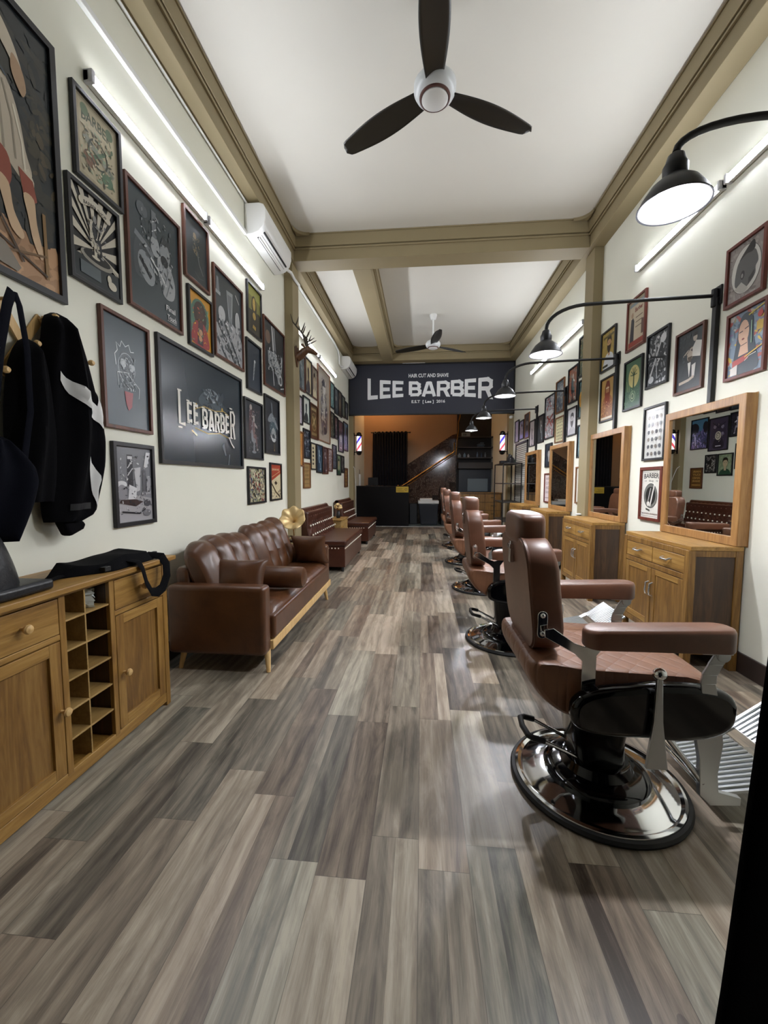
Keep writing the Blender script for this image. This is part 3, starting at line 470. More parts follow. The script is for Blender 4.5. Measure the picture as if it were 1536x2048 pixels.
FAR = [
 ((5.55,5.905,2.495,3.0),N_,'brown-framed grey figure print behind the stag head','full',['#6d7a80','#a9b0b2','#3c4448','#828a8c','#55605f'],'#70797c'),
 ((5.925,6.262,2.513,3.03),B_,'black-framed beige print of a full-length dark figure in an oval, just past the stag head','oval',['#cdbf99','#b9a987','#5a4a45','#3b3035'],'#c2b48e'),
 ((6.278,6.62,2.517,3.005),N_,'brown-framed tan print of a figure in a cream shirt beside the tall figure print','man',['#9a917e','#b3a082','#3d2f24','#d4cba8','#8a8272','#bdb59b'],'#968d7b'),
 ((6.64,7.505,1.896,3.13),T_,'tall brown-framed grey portrait of a standing figure, largest on the far left wall','tall',['#8f8678','#5b5560','#c9c4bd','#35333c','#a59a8a'],'#a39a8c'),
 ((7.542,7.88,2.593,3.07),B_,'black-framed teal print at the top right of the tall figure print','x',['#4f7a7c','#9fb5ae','#2f4a50','#c4ccc4'],'#6f9492'),
 ((7.925,8.25,2.544,3.05),B_,'black-framed grey-blue portrait, second in the top row after the tall print','man',['#5c666c','#9a948a','#2b2e33','#3d4248','#6a7276'],'#646d70'),
 ((8.27,8.63,2.552,3.065),B_,'black-framed brown portrait, third in the top row after the tall print','man',['#54483c','#8b7a66','#2b2220','#40322c','#6b5b49'],'#5a4d40'),
 ((8.655,8.985,2.594,3.045),B_,'black-framed green-grey print, fourth in the top row after the tall print','x',['#5d6559','#8b8f7d','#3b4138','#a3a38f'],'#6a6f60'),
 ((9.02,9.33,2.612,2.985),B_,'black-framed black and white print, last of the top row before the far pillar','full',['#d0d2d3','#9da1a4','#3c4046','#5a6066'],'#3e4247'),
 ((5.50,5.755,2.01,2.41),B_,'dark-framed pale lilac print in the second row beside the pillar','x',['#b8b0be','#d3ccd6','#9089a0'],'#c4bcc8'),
 ((5.788,6.137,2.07,2.45),B_,'black-framed white print of a dark oval head study','oval',['#d8dcd6','#cfd6cf','#4d5a5c','#2f3a3d'],'#a9bcb3'),
 ((6.168,6.62,1.883,2.42),N_,'brown-framed round barber emblem print left of the tall figure print','badge',['#8a7650','#5c5233','#c3b184'],'#5a4028'),
 ((7.544,7.87,2.044,2.52),B_,'black-framed dark green print directly right of the tall figure print','x',['#2e3a34','#7d8c7a','#151b19','#a9b3a1'],'#2b3330'),
 ((7.91,8.235,2.054,2.50),B_,'black-framed dark print with a pale figure, second-row middle of the far left wall','full',['#8c8798','#c2bccb','#26242c','#3d3a46'],'#2b2932'),
 ((8.264,8.795,1.828,2.47),B_,'large black-framed purple print with a pale round centre near the far left pillar','bikeish',['#3d3648','#8f879c','#c9c2b0','#26222e','#5d5474'],'#463f55'),
 ((8.815,9.34,1.895,2.52),B_,'large black-framed blue and lilac print closest to the far left pillar','hairs',['#4a7fa0','#1e2430','#6d639e','#a59bd2'],'#38406a'),
 ((5.46,5.758,1.43,1.918),T_,'orange-tinted wooden panel print beside the pillar','x',['#c08a4f','#b57e45'],'#bd874c'),
 ((5.783,6.142,1.554,1.984),B_,'black-framed dark blue crowd print below the oval head study','x',['#2a3440','#59687a','#aeb8c2','#141a22'],'#222a34'),
 ((5.765,6.13,1.117,1.495),T_,'lowest brown-framed aged lettering print past the pillar','text',['#6d5638'],'#a18456'),
 ((6.164,6.482,1.40,1.82),B_,'black-framed cream print of a column of black symbols','sym',['#2b2520'],'#cfc4a2'),
 ((6.515,6.9,1.358,1.825),B_,'black-framed blue and white barber scene in the lowest row under the emblem print','full',['#7b95a8','#c6d2d8','#223446','#4a6478'],'#2c4052'),
 ((6.916,7.318,1.347,1.82),N_,'brown-framed dark print with a white arm under the tall figure print','full',['#5a4a52','#d8d2d4','#2c2228','#7a5a58'],'#34282e'),
 ((7.324,7.68,1.40,1.823),N_,'brown-framed pinkish print with figures, sixth from the pillar in the lowest row','x',['#7a6264','#c2b5b2','#4a3a3e','#e0d8d4'],'#6a5658'),
 ((7.704,8.065,1.458,1.925),B_,'black-framed grey cityscape print under the dark figure print','x',['#6c7080','#a3a6b4','#34363f','#4e515e'],'#4a4d59'),
 ((8.112,8.5,1.342,1.765),B_,'black-framed bearded man portrait in the lowest row under the lilac print','man',['#7a8a6a','#b3a080','#241e18','#2d4a38','#8c9a7c'],'#78866a'),
 ((8.533,8.855,1.40,1.764),B_,'black-framed dark tools print right of the bearded man portrait','x',['#262524','#8d8a86','#b9b5ae','#4a4744'],'#222120'),
 ((8.909,9.29,1.088,1.517),N_,'lowest brown-framed ornate lettering print beside the far left pillar','text',['#c9a25c'],'#6b4a26')]
def far_art(kind, c, seed):
    if kind == 'tall': return [('e',.5,.82,.13,.07,c[3]),('p',[(.36,.78),(.64,.78),(.6,.66),(.42,.66)],c[2]),('p',[(.25,.6),(.5,.68),(.75,.6),(.8,.3),(.7,.12),(.35,.12),(.22,.3)],c[1]),('p',[(.4,.64),(.5,.66),(.58,.62),(.6,.3),(.45,.3)],c[2]),('l',[(.3,.55),(.45,.35),(.6,.28)],.06,c[2]),('e',.55,.16,.2,.05,c[3]),('mess',.2,.1,.8,.9,50,c,.06)]
    if kind == 'text': return [('t',t,.5,.85-.17*i,.7,.1,c[0]) for i, t in enumerate(('HAIR','CUT','AND','SHAVE'))]+[('r',.1,.12,.9,.15,c[0])]
    if kind == 'bikeish': return [('e',.5,.45,.42,.4,c[0]),('p',[(.2,.2),(.35,.35),(.65,.35),(.8,.2),(.75,.05),(.25,.05)],c[3]),('e',.52,.45,.17,.14,c[2]),('e',.3,.72,.08,.06,c[1]),('e',.72,.74,.08,.06,c[1]),('e',.28,.5,.06,.05,c[1]),('l',[(.15,.85),(.5,.7),(.85,.88)],.04,c[3]),('ring',.52,.45,.1,.08,.02,c[3]),('l',[(.35,.12),(.65,.12)],.03,'#e8e4ee'),('mess',.2,.2,.8,.9,16,c,.04)]
    if kind == 'hairs': return [('r',.0,.6,1,1,c[0]),('e',.85,.7,.3,.2,c[1]),('e',.15,.72,.16,.2,c[1]),('mess',0,0,1,.6,34,[c[2],c[3],c[1]],.09),('l',[(.8,.5),(.72,.1)],.05,'#cfc9e6')]
    if kind == 'sym': return [('e',.5,.84-.16*i,.16,.05,c[0]) for i in range(5)]
    return quick(kind, seed, c)
for i, (b, fm, lab, kind, c, base) in enumerate(FAR): picture('L', b, fm, lab, far_art(kind, c, i), base, seed=i+5)

# right wall, near half
picture('R',(2.745,3.072,2.382,2.772),R_,'reddish-framed black and white photo of a child head profile in a white oval, top right',[
 ('mess',0,0,1,1,60,['#8f8783','#a59d98','#7c7470'],.08),('e',.5,.5,.42,.42,'#c9c7c0'),('ring',.5,.5,.42,.42,.012,'#5a5652'),('p',[(.2,.3),(.22,.55),(.3,.7),(.5,.78),(.72,.76),(.8,.66),(.84,.52),(.78,.44),(.78,.32),(.66,.22),(.5,.16),(.34,.2)],'#5c5c5c'),('p',[(.3,.7),(.45,.82),(.68,.94),(.74,.8),(.66,.74),(.5,.76)],'#2d2d2f'),('e',.42,.42,.06,.08,'#303032'),('e',.41,.41,.03,.04,'#8a8a88'),('p',[(.6,.3),(.76,.4),(.74,.3),(.6,.2)],'#3b3b3c'),('p',[(.2,.22),(.4,.3),(.6,.14),(.45,.08)],'#b4b2ab')],'#968e89')
picture('R',(2.70,3.032,1.893,2.33),R_,'reddish-framed pop-art graffiti portrait of a dark-haired woman',[
 ('mess',0,0,1,1,70,['#6e7f96','#7d6f8c','#c5a94a','#4f6272','#a85a52','#8fa0a8','#b7b0a8'],.09),('p',[(.2,.05),(.85,.05),(.72,.5),(.66,.85),(.5,.96),(.32,.9),(.24,.6)],'#2f3a44'),('e',.42,.66,.15,.2,'#d3ab90'),('p',[(.3,.3),(.58,.32),(.54,.55),(.36,.5)],'#d3ab90'),('l',[(.3,.68),(.4,.69)],.02,'#22262a'),('l',[(.45,.71),(.56,.73)],.02,'#22262a'),('e',.42,.56,.04,.015,'#7a3a36'),('l',[(.36,.46),(.54,.48)],.015,'#1d2226'),('p',[(.15,.25),(.55,.3),(.6,.22),(.15,.14)],'#a8403a'),('p',[(.1,.14),(.3,.18),(.3,.02),(.1,.02)],'#cfc8c0'),('l',[(.5,.2),(.62,.26),(.8,.28)],.015,'#d8d6c8'),('r',.78,.6,.95,.74,'#c5a23c'),('e',.86,.84,.07,.05,'#b83a34'),('l',[(.64,.8),(.66,.45)],.02,'#9ac0a0'),('l',[(.55,.9),(.95,.97)],.03,'#c7b545'),('l',[(.5,.26),(.95,.36)],.03,'#c7a545')],'#76889a')
picture('R',(3.25,3.592,1.915,2.395),N_,'brown-framed vintage photo of a barber in white shirt trimming a man in waistcoat',[
 ('p',[(.1,.08),(.75,.1),(.7,.4),(.5,.48),(.3,.42),(.15,.25)],'#2c3033'),('e',.5,.6,.12,.12,'#b6a898'),('p',[(.38,.62),(.42,.74),(.56,.74),(.62,.62),(.5,.68)],'#2f2a26'),('p',[(.42,.56),(.6,.56),(.56,.47),(.46,.47)],'#54473c'),('p',[(.6,.55),(.9,.5),(.95,.75),(.72,.8),(.6,.7)],'#cfcdc6'),('e',.68,.86,.08,.07,'#b0a496'),('p',[(.6,.88),(.66,.95),(.76,.93),(.76,.88)],'#2a2522'),('l',[(.25,.6),(.4,.66),(.6,.7)],.05,'#b0a496'),('p',[(.6,.4),(.75,.42),(.72,.2),(.62,.2)],'#c4c1ba'),('l',[(.12,.14),(.5,.16),(.7,.2)],.07,'#b6a898'),('p',[(.44,.46),(.56,.46),(.52,.2)],'#d8d6cf'),('mess',.05,.5,.5,.95,14,['#3a4044','#4c5256'],.06)],'#33383b')
picture('R',(3.69,4.03,2.06,2.538),B_,'black-framed black and white close-up of scissors and clippers',[
 ('mess',0,0,1,1,60,['#2a2d30','#8a8d90','#4a4e52','#c2c4c5'],.1),('l',[(.15,.2),(.7,.9)],.07,'#b9bcbe'),('l',[(.5,.1),(.35,.85)],.05,'#9a9ea1'),('l',[(.1,.6),(.85,.45)],.05,'#1c1e21'),('e',.75,.85,.14,.09,'#c9cbcc'),('e',.2,.12,.14,.07,'#b0b3b5')],'#34373a')
picture('R',(4.093,4.44,1.93,2.418),B_,'black-framed green tarot-like print with a pale moon and leafy figure',[
 ('p',[(0,0),(1,0),(1,.45),(.6,.4),(.4,.42),(0,.38)],'#41604c'),('e',.52,.66,.33,.24,'#c4b97a'),('p',[(.47,.4),(.57,.4),(.54,.75),(.5,.75)],'#3a5238')]+[('l',[(.52,.68),(.52+.2*math.cos(a),.72+.13*math.sin(a))],.03,'#34503a') for a in (-.2,.5,1.2,1.9,2.6,3.3)]+[('l',[(.2,.36),(.1,.6)],.02,'#a8b27a'),('l',[(.3,.36),(.22,.62)],.02,'#a8b27a'),('ring',.5,.24,.16,.11,.03,'#9db08e'),('ring',.5,.24,.08,.055,.03,'#c7cfae'),('mess',0,.02,1,.4,30,['#52735c','#35523f','#7d9679'],.05)],'#4c6a50')
picture('R',(4.083,4.435,2.51,2.997),R_,'dark red-framed vintage advert of a standing man, topmost behind the lamp arm',[
 ('r',.08,.12,.92,.92,'#bcae94'),('r',.05,.03,.95,.14,'#8a3a2e'),('p',[(.12,.14),(.36,.14),(.36,.56),(.3,.64),(.18,.62)],'#2f2e34'),('e',.24,.7,.07,.06,'#a08468'),('t','Barber',.62,.78,.45,.09,'#7a2e26'),('r',.45,.6,.85,.62,'#6d5a48'),('r',.45,.5,.85,.52,'#6d5a48'),('r',.45,.4,.8,.42,'#6d5a48'),('r',.8,.2,.92,.5,'#5a4036'),('r',.08,.88,.92,.94,'#7b8a90')],'#a2937c')
picture('R',(4.667,5.025,2.458,2.90),B_,'black-framed ochre print of a man in a white shirt beside the pillar',[('mess',0,0,1,1,16,['#a8904e','#8a7a4a'],.15)]+bust(.55,.66,.42,'#b58e66','#33261c','#c9cdd0','#33261c')+[('r',.1,.84,.9,.9,'#5e5430'),('r',.1,.06,.5,.12,'#3a3a30')],'#a38c4c')
picture('R',(4.644,4.995,1.893,2.382),B_,'black-framed ginger-bearded figure print above the second mirror',[('p',[(.05,.1),(.95,.1),(.85,.48),(.6,.6),(.3,.58),(.1,.45)],'#94613a'),('e',.48,.68,.22,.2,'#7a3c24'),('e',.48,.7,.13,.12,'#a9764c'),('p',[(.3,.66),(.66,.66),(.7,.4),(.5,.28),(.28,.42)],'#7c3420'),('p',[(.28,.78),(.4,.95),(.6,.94),(.68,.78),(.48,.84)],'#6a2a1a'),('r',.36,.76,.6,.79,'#d7c9ac'),('mess',.05,.08,.95,.45,26,['#b5834f','#7a4a2c','#c79a68'],.06),('r',.03,.02,.97,.07,'#cfc6b4')],'#b08c4e')
picture('R',(3.679,4.025,1.413,1.895),B_,'black-framed white haircut chart of small heads in rows',[('r',.1,.92,.9,.95,'#9a9b98')]+[('e',.2+.2*i,.815-.145*j,.062,.040,'#54565a' if (i+j)%3 else '#7a7268') for i in range(4) for j in range(6)]+[('r',.15+.2*i,.765-.145*j,.25+.2*i,.772-.145*j,'#a5a5a0') for i in range(4) for j in range(6)],'#c9cac5')
picture('R',(3.691,4.038,.874,1.355),R_,'reddish-framed white BARBER shop poster with a round razor emblem beside the first mirror',[
 ('t','BARBER',.5,.865,.8,.1,'#1d1e20',.015),('t','Shop',.5,.765,.26,.055,'#77776f'),('t','19',.2,.765,.1,.035,'#8a8a82'),('t','78',.8,.765,.1,.035,'#8a8a82'),('e',.5,.46,.36,.255,'#6f716c'),('e',.5,.46,.27,.19,'#2a2c2b'),('ring',.5,.46,.36,.255,.012,'#2a2c2b'),('l',[(.36,.3),(.5,.62)],.03,'#c9c8c0'),('l',[(.46,.28),(.58,.6)],.012,'#8f8f88'),('l',[(.5,.24),(.66,.62),(.7,.72)],.05,'#e6e4dc'),('e',.4,.29,.08,.05,'#d8d6ce'),('p',[(.28,.2),(.5,.17),(.5,.13),(.28,.16)],'#55564f'),('t','MODERN BARBERS',.5,.085,.84,.035,'#8f7f78')]+[('e',.08+.07*i,.035,.014,.008,'#2a2c2b') for i in range(13)]+[('e',.05,.1+.06*i,.012,.01,'#6a5a54') for i in range(14)]+[('p',[(.08+.07*i,.955),(.12+.07*i,.955),(.1+.07*i,.935)],'#2a2c2b') for i in range(12)],'#dedcd2',.026)
FARR = [
 ((5.41,5.695,2.575,3.085),B_,'black-framed olive and grey print peeking past the right pillar, topmost','x',['#55604e','#9a8a5e','#2a2e2a','#b3b0a0'],'#5f6654'),
 ((5.395,5.67,2.04,2.53),B_,'black-framed teal print with a yellow blot peeking past the right pillar','yel',['#4a6466','#2c3c3e'],'#4f6a6a'),
 ((5.405,5.655,1.531,1.96),B_,'black-framed teal portrait peeking past the right pillar, lowest of the black frames','man',['#5b7a80','#a5b8ba','#23343a','#3c545a','#7a9aa0'],'#5d7a80'),
 ((5.40,5.655,.934,1.418),T_,'tan-framed white print of black moustache symbols beside the right pillar','sym',['#2b2622'],'#d8d6cb'),
 ((5.717,6.068,2.297,2.782),B_,'black-framed red and dark print of a figure in stripes, top of the far right wall','full',['#4a5a58','#c7cbc4','#1d2222','#a85a3e','#8a8f86'],'#8b5a42'),
 ((5.707,6.062,1.849,2.236),B_,'black-framed white line portrait of a dark-haired head','man',['#c9c9cb','#b5b3b3','#3b3d42','#a9a9ad'],'#c6c6c9'),
 ((6.225,6.59,2.248,2.735),T_,'brown-framed blue-grey street print behind the second lamp arm','x',['#4f5c66','#8f9aa0','#2c343b','#b9b4a8'],'#5a6670'),
 ((6.189,6.582,1.808,2.19),T_,'brown-framed cream haircut chart on the far right wall','grid',['#4a4a38','#6b6a50'],'#c5bf97'),
 ((6.628,7.138,1.916,2.605),B_,'large black-framed collage of red scissors and portraits on the far right wall','coll',['#5a6068','#c8cbce','#9c3f38','#2b2f36','#8f949a','#dcdcda'],'#a9abae'),
 ((7.186,7.548,1.889,2.37),B_,'black-framed black and white standing figure print right of the thin lamp post','full',['#8d9496','#c7cbcc','#23282b','#4a5054'],'#3d4346'),
 ((6.703,7.05,1.455,1.84),B_,'black-framed dark print of a man in a suit beside the third mirror','man',['#2c333c','#a9a8a6','#15181d','#222a33','#3f4954'],'#2b323b'),
 ((6.746,7.045,.881,1.358),R_,'dark-framed pinkish-white lettering print beside the third mirror','text',['#8a7f80'],'#d9cccb'),
 ((7.73,8.10,1.874,2.36),B_,'black-framed pale print with a small vase figure, past the fourth lamp post','full',['#8a8284','#b5acac','#6a6266','#cfc6c6'],'#cdc4c3'),
 ((8.131,8.498,2.068,2.555),T_,'brown-framed dark print with a lilac base, tallest near the far right corner','man',['#4a4c50','#9a9a98','#2b2b2f','#7a70b0','#5c6068'],'#4a4a52'),
 ((8.561,8.935,2.087,2.48),B_,'black-framed print of a dark head over lilac near the far right corner','man',['#8d8898','#a8a2b0','#1f1b20','#9a90d0','#b7b0c8'],'#8c86a8'),
 ((8.977,9.338,2.063,2.535),B_,'black-framed pale lilac sheet closest to the far right corner','x',['#b7b2d4','#cbc6e0','#a19bc8'],'#bdb8d8')]
for i, (b, fm, lab, kind, c, base) in enumerate(FARR):
    sh = far_art(kind, c, i) if kind not in ('yel','coll') else ([('mess',0,0,1,1,40,c,.1),('e',.22,.5,.2,.22,'#c9922f'),('l',[(.2,.4),(.2,.6)],.03,'#2c2c26')] if kind == 'yel' else [('mess',0,0,1,1,90,c,.08),('l',[(.15,.3),(.8,.55)],.06,'#9c3f38'),('l',[(.2,.55),(.75,.25)],.06,'#9c3f38'),('r',.15,.55,.8,.66,'#d8d9da')])
    picture('R', b, fm, lab, sh, base, seed=i+50)

# ---------------------------------------------------------------- tube lights
def tube_light(side, y0, y1, label, z=3.245):
    X, s = (XL,1) if side == 'L' else (XR,-1)
    r = thing('tube_light', label, 'light', (X+s*.001,(y0+y1)/2,z), 0, 'wall tube lights')
    MB().box((X+s*.002,y0,z-.024),(X+s*.030,y1,z+.024),M['plast']).box((X+s*.030,y0,z-.030),(X+s*.034,y1,z+.030),M['plast']).build('housing', r, world=True, bevel=.001)
    mb = MB(); n = 12; pr = [(X+s*(.0345+.013*math.sin(PI*i/n)), z+.026*math.cos(PI*i/n)) for i in range(n+1)]
    mb.add([(a,y0+.022,b) for a,b in pr]+[(a,y1-.022,b) for a,b in pr], [(k,k+1,n+2+k,n+1+k) for k in range(n)]+[(n,0,n+1,2*n+1)], M['tube']); mb.build('lit_diffuser', r, world=True)
    for y in (y0,y1-.022): MB().box((X+s*.001,y,z-.031),(X+s*.052,y+.022,z+.031),mat('#cfd0d6',.4)).build('end_cap', r, world=True, bevel=.004)
tube_light('L',2.05,3.165,'white wall tube light nearest the camera on the left wall')
tube_light('L',3.19,4.31,'white wall tube light under the near air conditioner')
tube_light('L',5.44,6.62,'white wall tube light behind the stag head antlers')
tube_light('L',6.70,7.95,'white wall tube light leading to the far air conditioner')
tube_light('R',1.99,3.10,'white wall tube light cut by the right edge of the photo')
tube_light('R',3.14,4.26,'white wall tube light running behind the nearest gooseneck lamp')
tube_light('R',5.54,6.74,'white wall tube light just past the right pillar')
tube_light('R',6.82,8.02,'farthest white wall tube light on the right wall')

# ---------------------------------------------------------------- gooseneck lamps
def lamp(c=2.19):
    r = thing('gooseneck_lamp', 'lamp', 'lamp', (XR,0,1.78), 0, 'black gooseneck lamps over the mirrors')
    x0 = XR-.003
    MB().box((x0,-.02,1.78),(x0-.03,.02,2.50),M['iron']).build('post', r, world=True, bevel=.003)
    MB().box((x0,-.035,2.45),(x0-.012,.035,2.58),M['iron']).cyl((x0-.03,0,2.44),(x0-.03,0,2.56),.02,M['iron']).build('wall_bracket', r, world=True, bevel=.003)
    pts = [(x0-.02,0,2.515),(1.6,0,2.505),(1.20,0,2.49)]+[(1.20-.31*math.sin(t),0,2.49-(2.355-c)*(1-math.cos(t))) for t in [PI/2*i/9 for i in range(1,10)]]
    MB().tube(pts, .0125, M['iron'], 12).build('arm', r, world=True)
    dk_ = mat('#1b1c1f',.4,.1,name='dark lamp enamel'); cx = .89; sh = MB(); q8 = lambda L: [(a*.82 if a > .04 else a, b) for a,b in L]
    sh.lathe(q8([(.018,.128),(.026,.122),(.032,.10),(.040,.085),(.047,.05),(.062,.04),(.092,.02),(.125,-.02),(.138,-.045),(.141,-.045),(.141,-.049),(.135,-.047),(.12,-.02),(.088,.012)]), dk_, (cx,0,c), 40)
    sh.lathe(q8([(.1345,-.0465),(.119,-.021),(.087,.010),(.054,.029),(.028,.030)]), mat('#e8e8e6',.5,name='white shade lining'), (cx,0,c), 40)
    sd = sh.build('shade', r, world=True)
    MB().lathe([(.025,.03),(.04,.02),(.052,-.005),(.048,-.035),(.03,-.052),(.0001,-.058)], M['bulb'], (cx,0,c), 24).build('bulb', sd, world=True)
    return r
lp = lamp(2.255); LY = [1.63,3.147,4.60,6.136,7.608]
LL = ['nearest black gooseneck lamp with lit bell shade, arm leaving the photo at right','second black gooseneck lamp over the first mirror','third black gooseneck lamp over the second mirror beside the pillar','fourth black gooseneck lamp over the third mirror','farthest black gooseneck lamp over the last mirror']
lp.location = (XR,LY[0],1.78); lp['label'] = LL[0]
lq = lamp(); lq.location = (XR,LY[1],1.78); lq['label'] = LL[1]
for y, l in zip(LY[2:], LL[2:]): dup(lq, (XR,y,1.78), l)

# ---------------------------------------------------------------- barber chair (faces +x)
def rrect(x0, x1, y0, y1, r, n=6):
    pts = []
    for cx, cy, a0 in ((x1-r,y1-r,0),(x0+r,y1-r,PI/2),(x0+r,y0+r,PI),(x1-r,y0+r,1.5*PI)):
        for i in range(n+1): a = a0+PI/2*i/n; pts.append((cx+r*math.cos(a), cy+r*math.sin(a)))
    return pts
def barber_chair():
    r = thing('barber_chair', 'chair', 'chair', (0,0,0), 0, 'barber chairs in a row')
    MB().lathe([(.0001,.03),(.17,.05),(.24,.04),(.278,.026),(.288,.024),(.300,.032),(.310,.028),(.314,.015),(.314,.004)], M['chrome'], n=64).build('base_plate', r)
    MB().lathe([(.309,.001),(.326,.002),(.330,.012),(.324,.022),(.312,.024),(.308,.012),(.309,.001)], M['rubber'], n=64).build('base_rim', r)
    MB().lathe([(.195,.040),(.197,.056),(.185,.068),(.16,.076),(.135,.080),(.128,.095),(.122,.112),(.10,.118),(.0001,.118)], M['black'], n=48).build('base_cover', r)
    mb = MB(); secs = [(.10,-.10,.09,.085),(.2,-.115,.085,.085),(.32,-.13,.10,.10),(.40,-.17,.16,.13)]; vs = []; fs = []
    for z,a,b,w in secs: vs += [(x,y,z) for x,y in rrect(a,b,-w,w,.04,4)]
    n = len(vs)//4
    for j in range(3):
        for k in range(n): fs.append((j*n+k, j*n+(k+1)%n, (j+1)*n+(k+1)%n, (j+1)*n+k))
    fs += [tuple(range(n))[::-1], tuple(3*n+k for k in range(n))]
    mb.add(vs, fs, M['black']).build('column', r)
    pl = MB()
    for y in (-.065,.085): pl.tube([(-.275,y,.205),(-.23,y,.198),(-.10,y*.9,.135),(-.03,y*.7,.10)], .0075, M['chrome'], 10)
    pl = pl.build('pump_lever', r)
    MB().tube([(-.225,-.065,.198),(-.268,-.065,.208),(-.285,-.052,.211),(-.293,.01,.213),(-.285,.072,.211),(-.268,.085,.208),(-.225,.085,.198)], .012, M['rubber'], 10).build('grip', pl)
    # seat: quilted cushion with a rolled rear
    prof = [(-.345,.585),(-.35,.55),(-.33,.50),(-.295,.455),(-.25,.42),(-.20,.395),(-.12,.40),(.05,.43),(.24,.44),(.285,.455),(.30,.49),(.292,.53),(.262,.556),(.20,.570),(.0,.578),(-.18,.585),(-.29,.600),(-.335,.600)]
    mb = MB(); ys = [-.245,-.24,-.225,-.19,-.1,0,.1,.19,.225,.24,.245]; sc_ = [.90,.955,.985,1,1.0,1.0,1,1,.985,.955,.90]; vs = []; n = len(prof)
    for y, q in zip(ys, sc_): vs += [((-.02)+(px+.02)*q, y, .50+(pz-.50)*q+(.006 if abs(y) < .15 else 0)) for px,pz in prof]
    fs = [(j*n+k, j*n+(k+1)%n, (j+1)*n+(k+1)%n, (j+1)*n+k) for j in range(len(ys)-1) for k in range(n)]+[tuple(range(n)), tuple((len(ys)-1)*n+k for k in range(n))[::-1]]
    mb.add(vs, fs, M['chairQ']).build('seat', r, sub=1)
    for s in (-1,1):
        pts = []
        for i in range(40):
            a = 2*PI*i/40; c, d = math.cos(a), math.sin(a); x = .045+.262*math.copysign(abs(c)**.62,c); z = .458+.098*math.copysign(abs(d)**.72,d)*(1-.10*(c < 0))
            z += .012*c; pts.append((x,z))
        MB().prism(pts, 'y', s*.248, s*.305, M['black']).build('side_shell', r, bevel=.022, seg=4)
    # backrest
    def back(z0, z1, a0, a1, y, rad, t0, t1): pass
    mb = MB(); pts = rrect(-.205,.205,0,.415,.10,8); rad = pts; vs = []; lays = [(-.0,.975),(.012,1.),(.085,1.),(.098,.985),(.104,.93)]
    for d, q in lays:
        for y, h in pts:
            h2 = .2075+(h-.2075)*q; y2 = y*q; z = .60+h2; vs.append((-.315-.045*(h2/.415)+d+(.012*math.sin(PI*h2/.415) if d > .05 else 0), y2, z))
    n = len(pts); fs = [(j*n+k, j*n+(k+1)%n, (j+1)*n+(k+1)%n, (j+1)*n+k) for j in range(len(lays)-1) for k in range(n)]+[tuple(range(n)), tuple((len(lays)-1)*n+k for k in range(n))[::-1]]
    bk = mb.add(vs, fs, M['chairL']).build('backrest', r, ang=50)
    vs = [];
    for q, d in ((.99,.006),(1.006,.006),(1.006,.014),(.99,.014)):
        for y, h in pts: h2 = .2075+(h-.2075)*q; vs.append((-.315-.045*(h2/.415)+d+(0), y*q, .60+h2))
    MB().add(vs, [(j*n+k, j*n+(k+1)%n, ((j+1)%4)*n+(k+1)%n, ((j+1)%4)*n+k) for j in range(4) for k in range(n)], M['chairL']).build('piping', bk)
    MB().box((-.366,-.012,.90),(-.350,.012,.985),M['chrome']).box((-.37,-.02,.955),(-.352,.02,.975),M['chrome']).build('headrest_clip', r, bevel=.002)
    MB().ell((-.31,0,1.043),(.056,.124,.062),M['chairL'],28,18,.42).build('headrest', r, ang=60)
    # arms
    for s in (-1,1):
        y0, y1 = (.252,.342) if s > 0 else (-.342,-.252)
        pr = rrect(-.19,.275,y0,y1,.042,6); vs = []
        for z, q in ((.684,.97),(.690,1.0),(.728,1.0),(.738,.99),(.748,.93),(.752,.80)):
            cy = (y0+y1)/2
            for x, y in pr: vs.append((.0425+(x-.0425)*(1-(1-q)*.3), cy+(y-cy)*q, z+(.008*(x+.19)/.46 if z > .7 else 0)+(-.012*max(0,(-.1-x)/.1)**2 if z > .7 else 0)))
        n = len(pr); fs = [(j*n+k, j*n+(k+1)%n, (j+1)*n+(k+1)%n, (j+1)*n+k) for j in range(5) for k in range(n)]+[tuple(range(n))[::-1], tuple(5*n+k for k in range(n))]
        MB().add(vs, fs, M['chairL']).build('armrest', r, ang=50)
        cy = s*.30
        mb = MB(); mb.box((.17,cy-.022,.674),(.262,cy+.022,.684),M['steel'])
        for (x,z),(x2,z2) in zip([(.242,.668),(.225,.635),(.208,.60),(.205,.57),(.212,.53)],[(.225,.635),(.208,.60),(.205,.57),(.212,.53),(.218,.47)]):
            mb.add([(x-.022,cy-.004*1,z),(x+.022,cy-.004,z),(x2+.024,cy-.004,z2),(x2-.024,cy-.004,z2),(x-.022,cy+.004,z),(x+.022,cy+.004,z),(x2+.024,cy+.004,z2),(x2-.024,cy+.004,z2)],[(0,1,2,3),(7,6,5,4),(0,4,5,1),(1,5,6,2),(2,6,7,3),(3,7,4,0)],M['steel'])
        mb.lathe([(.0001,-.009),(.02,-.009),(.022,0),(.02,.009),(.0001,.009)], M['steel'], M_=Matrix.Translation((.245,cy,.664)) @ Matrix.Rotation(PI/2,4,'X'), n=18)
        mb.build('front_bracket', r, bevel=.0015)
        mb = MB(); yb = s*.222
        mb.prism(rrect(-.316,-.282,.675,.772,.016,5), 'y', yb-.006, yb+.006, M['chrome'])
        for z in (.757,.693): mb.ell((-.299,yb+s*.008,z),(.009,.005,.009),M['chrome'],10,6)
        ya = s*.245
        mb.prism([(-.30,.715),(-.27,.722),(-.20,.672),(-.165,.66),(-.10,.684),(-.09,.678),(-.125,.63),(-.125,.49),(-.172,.49),(-.172,.61),(-.20,.637),(-.298,.69)], 'y', ya-.0, ya+s*.009, M['chrome'])
        mb.build('rear_bracket', r, bevel=.002)
    mb = MB(); yl = -.325
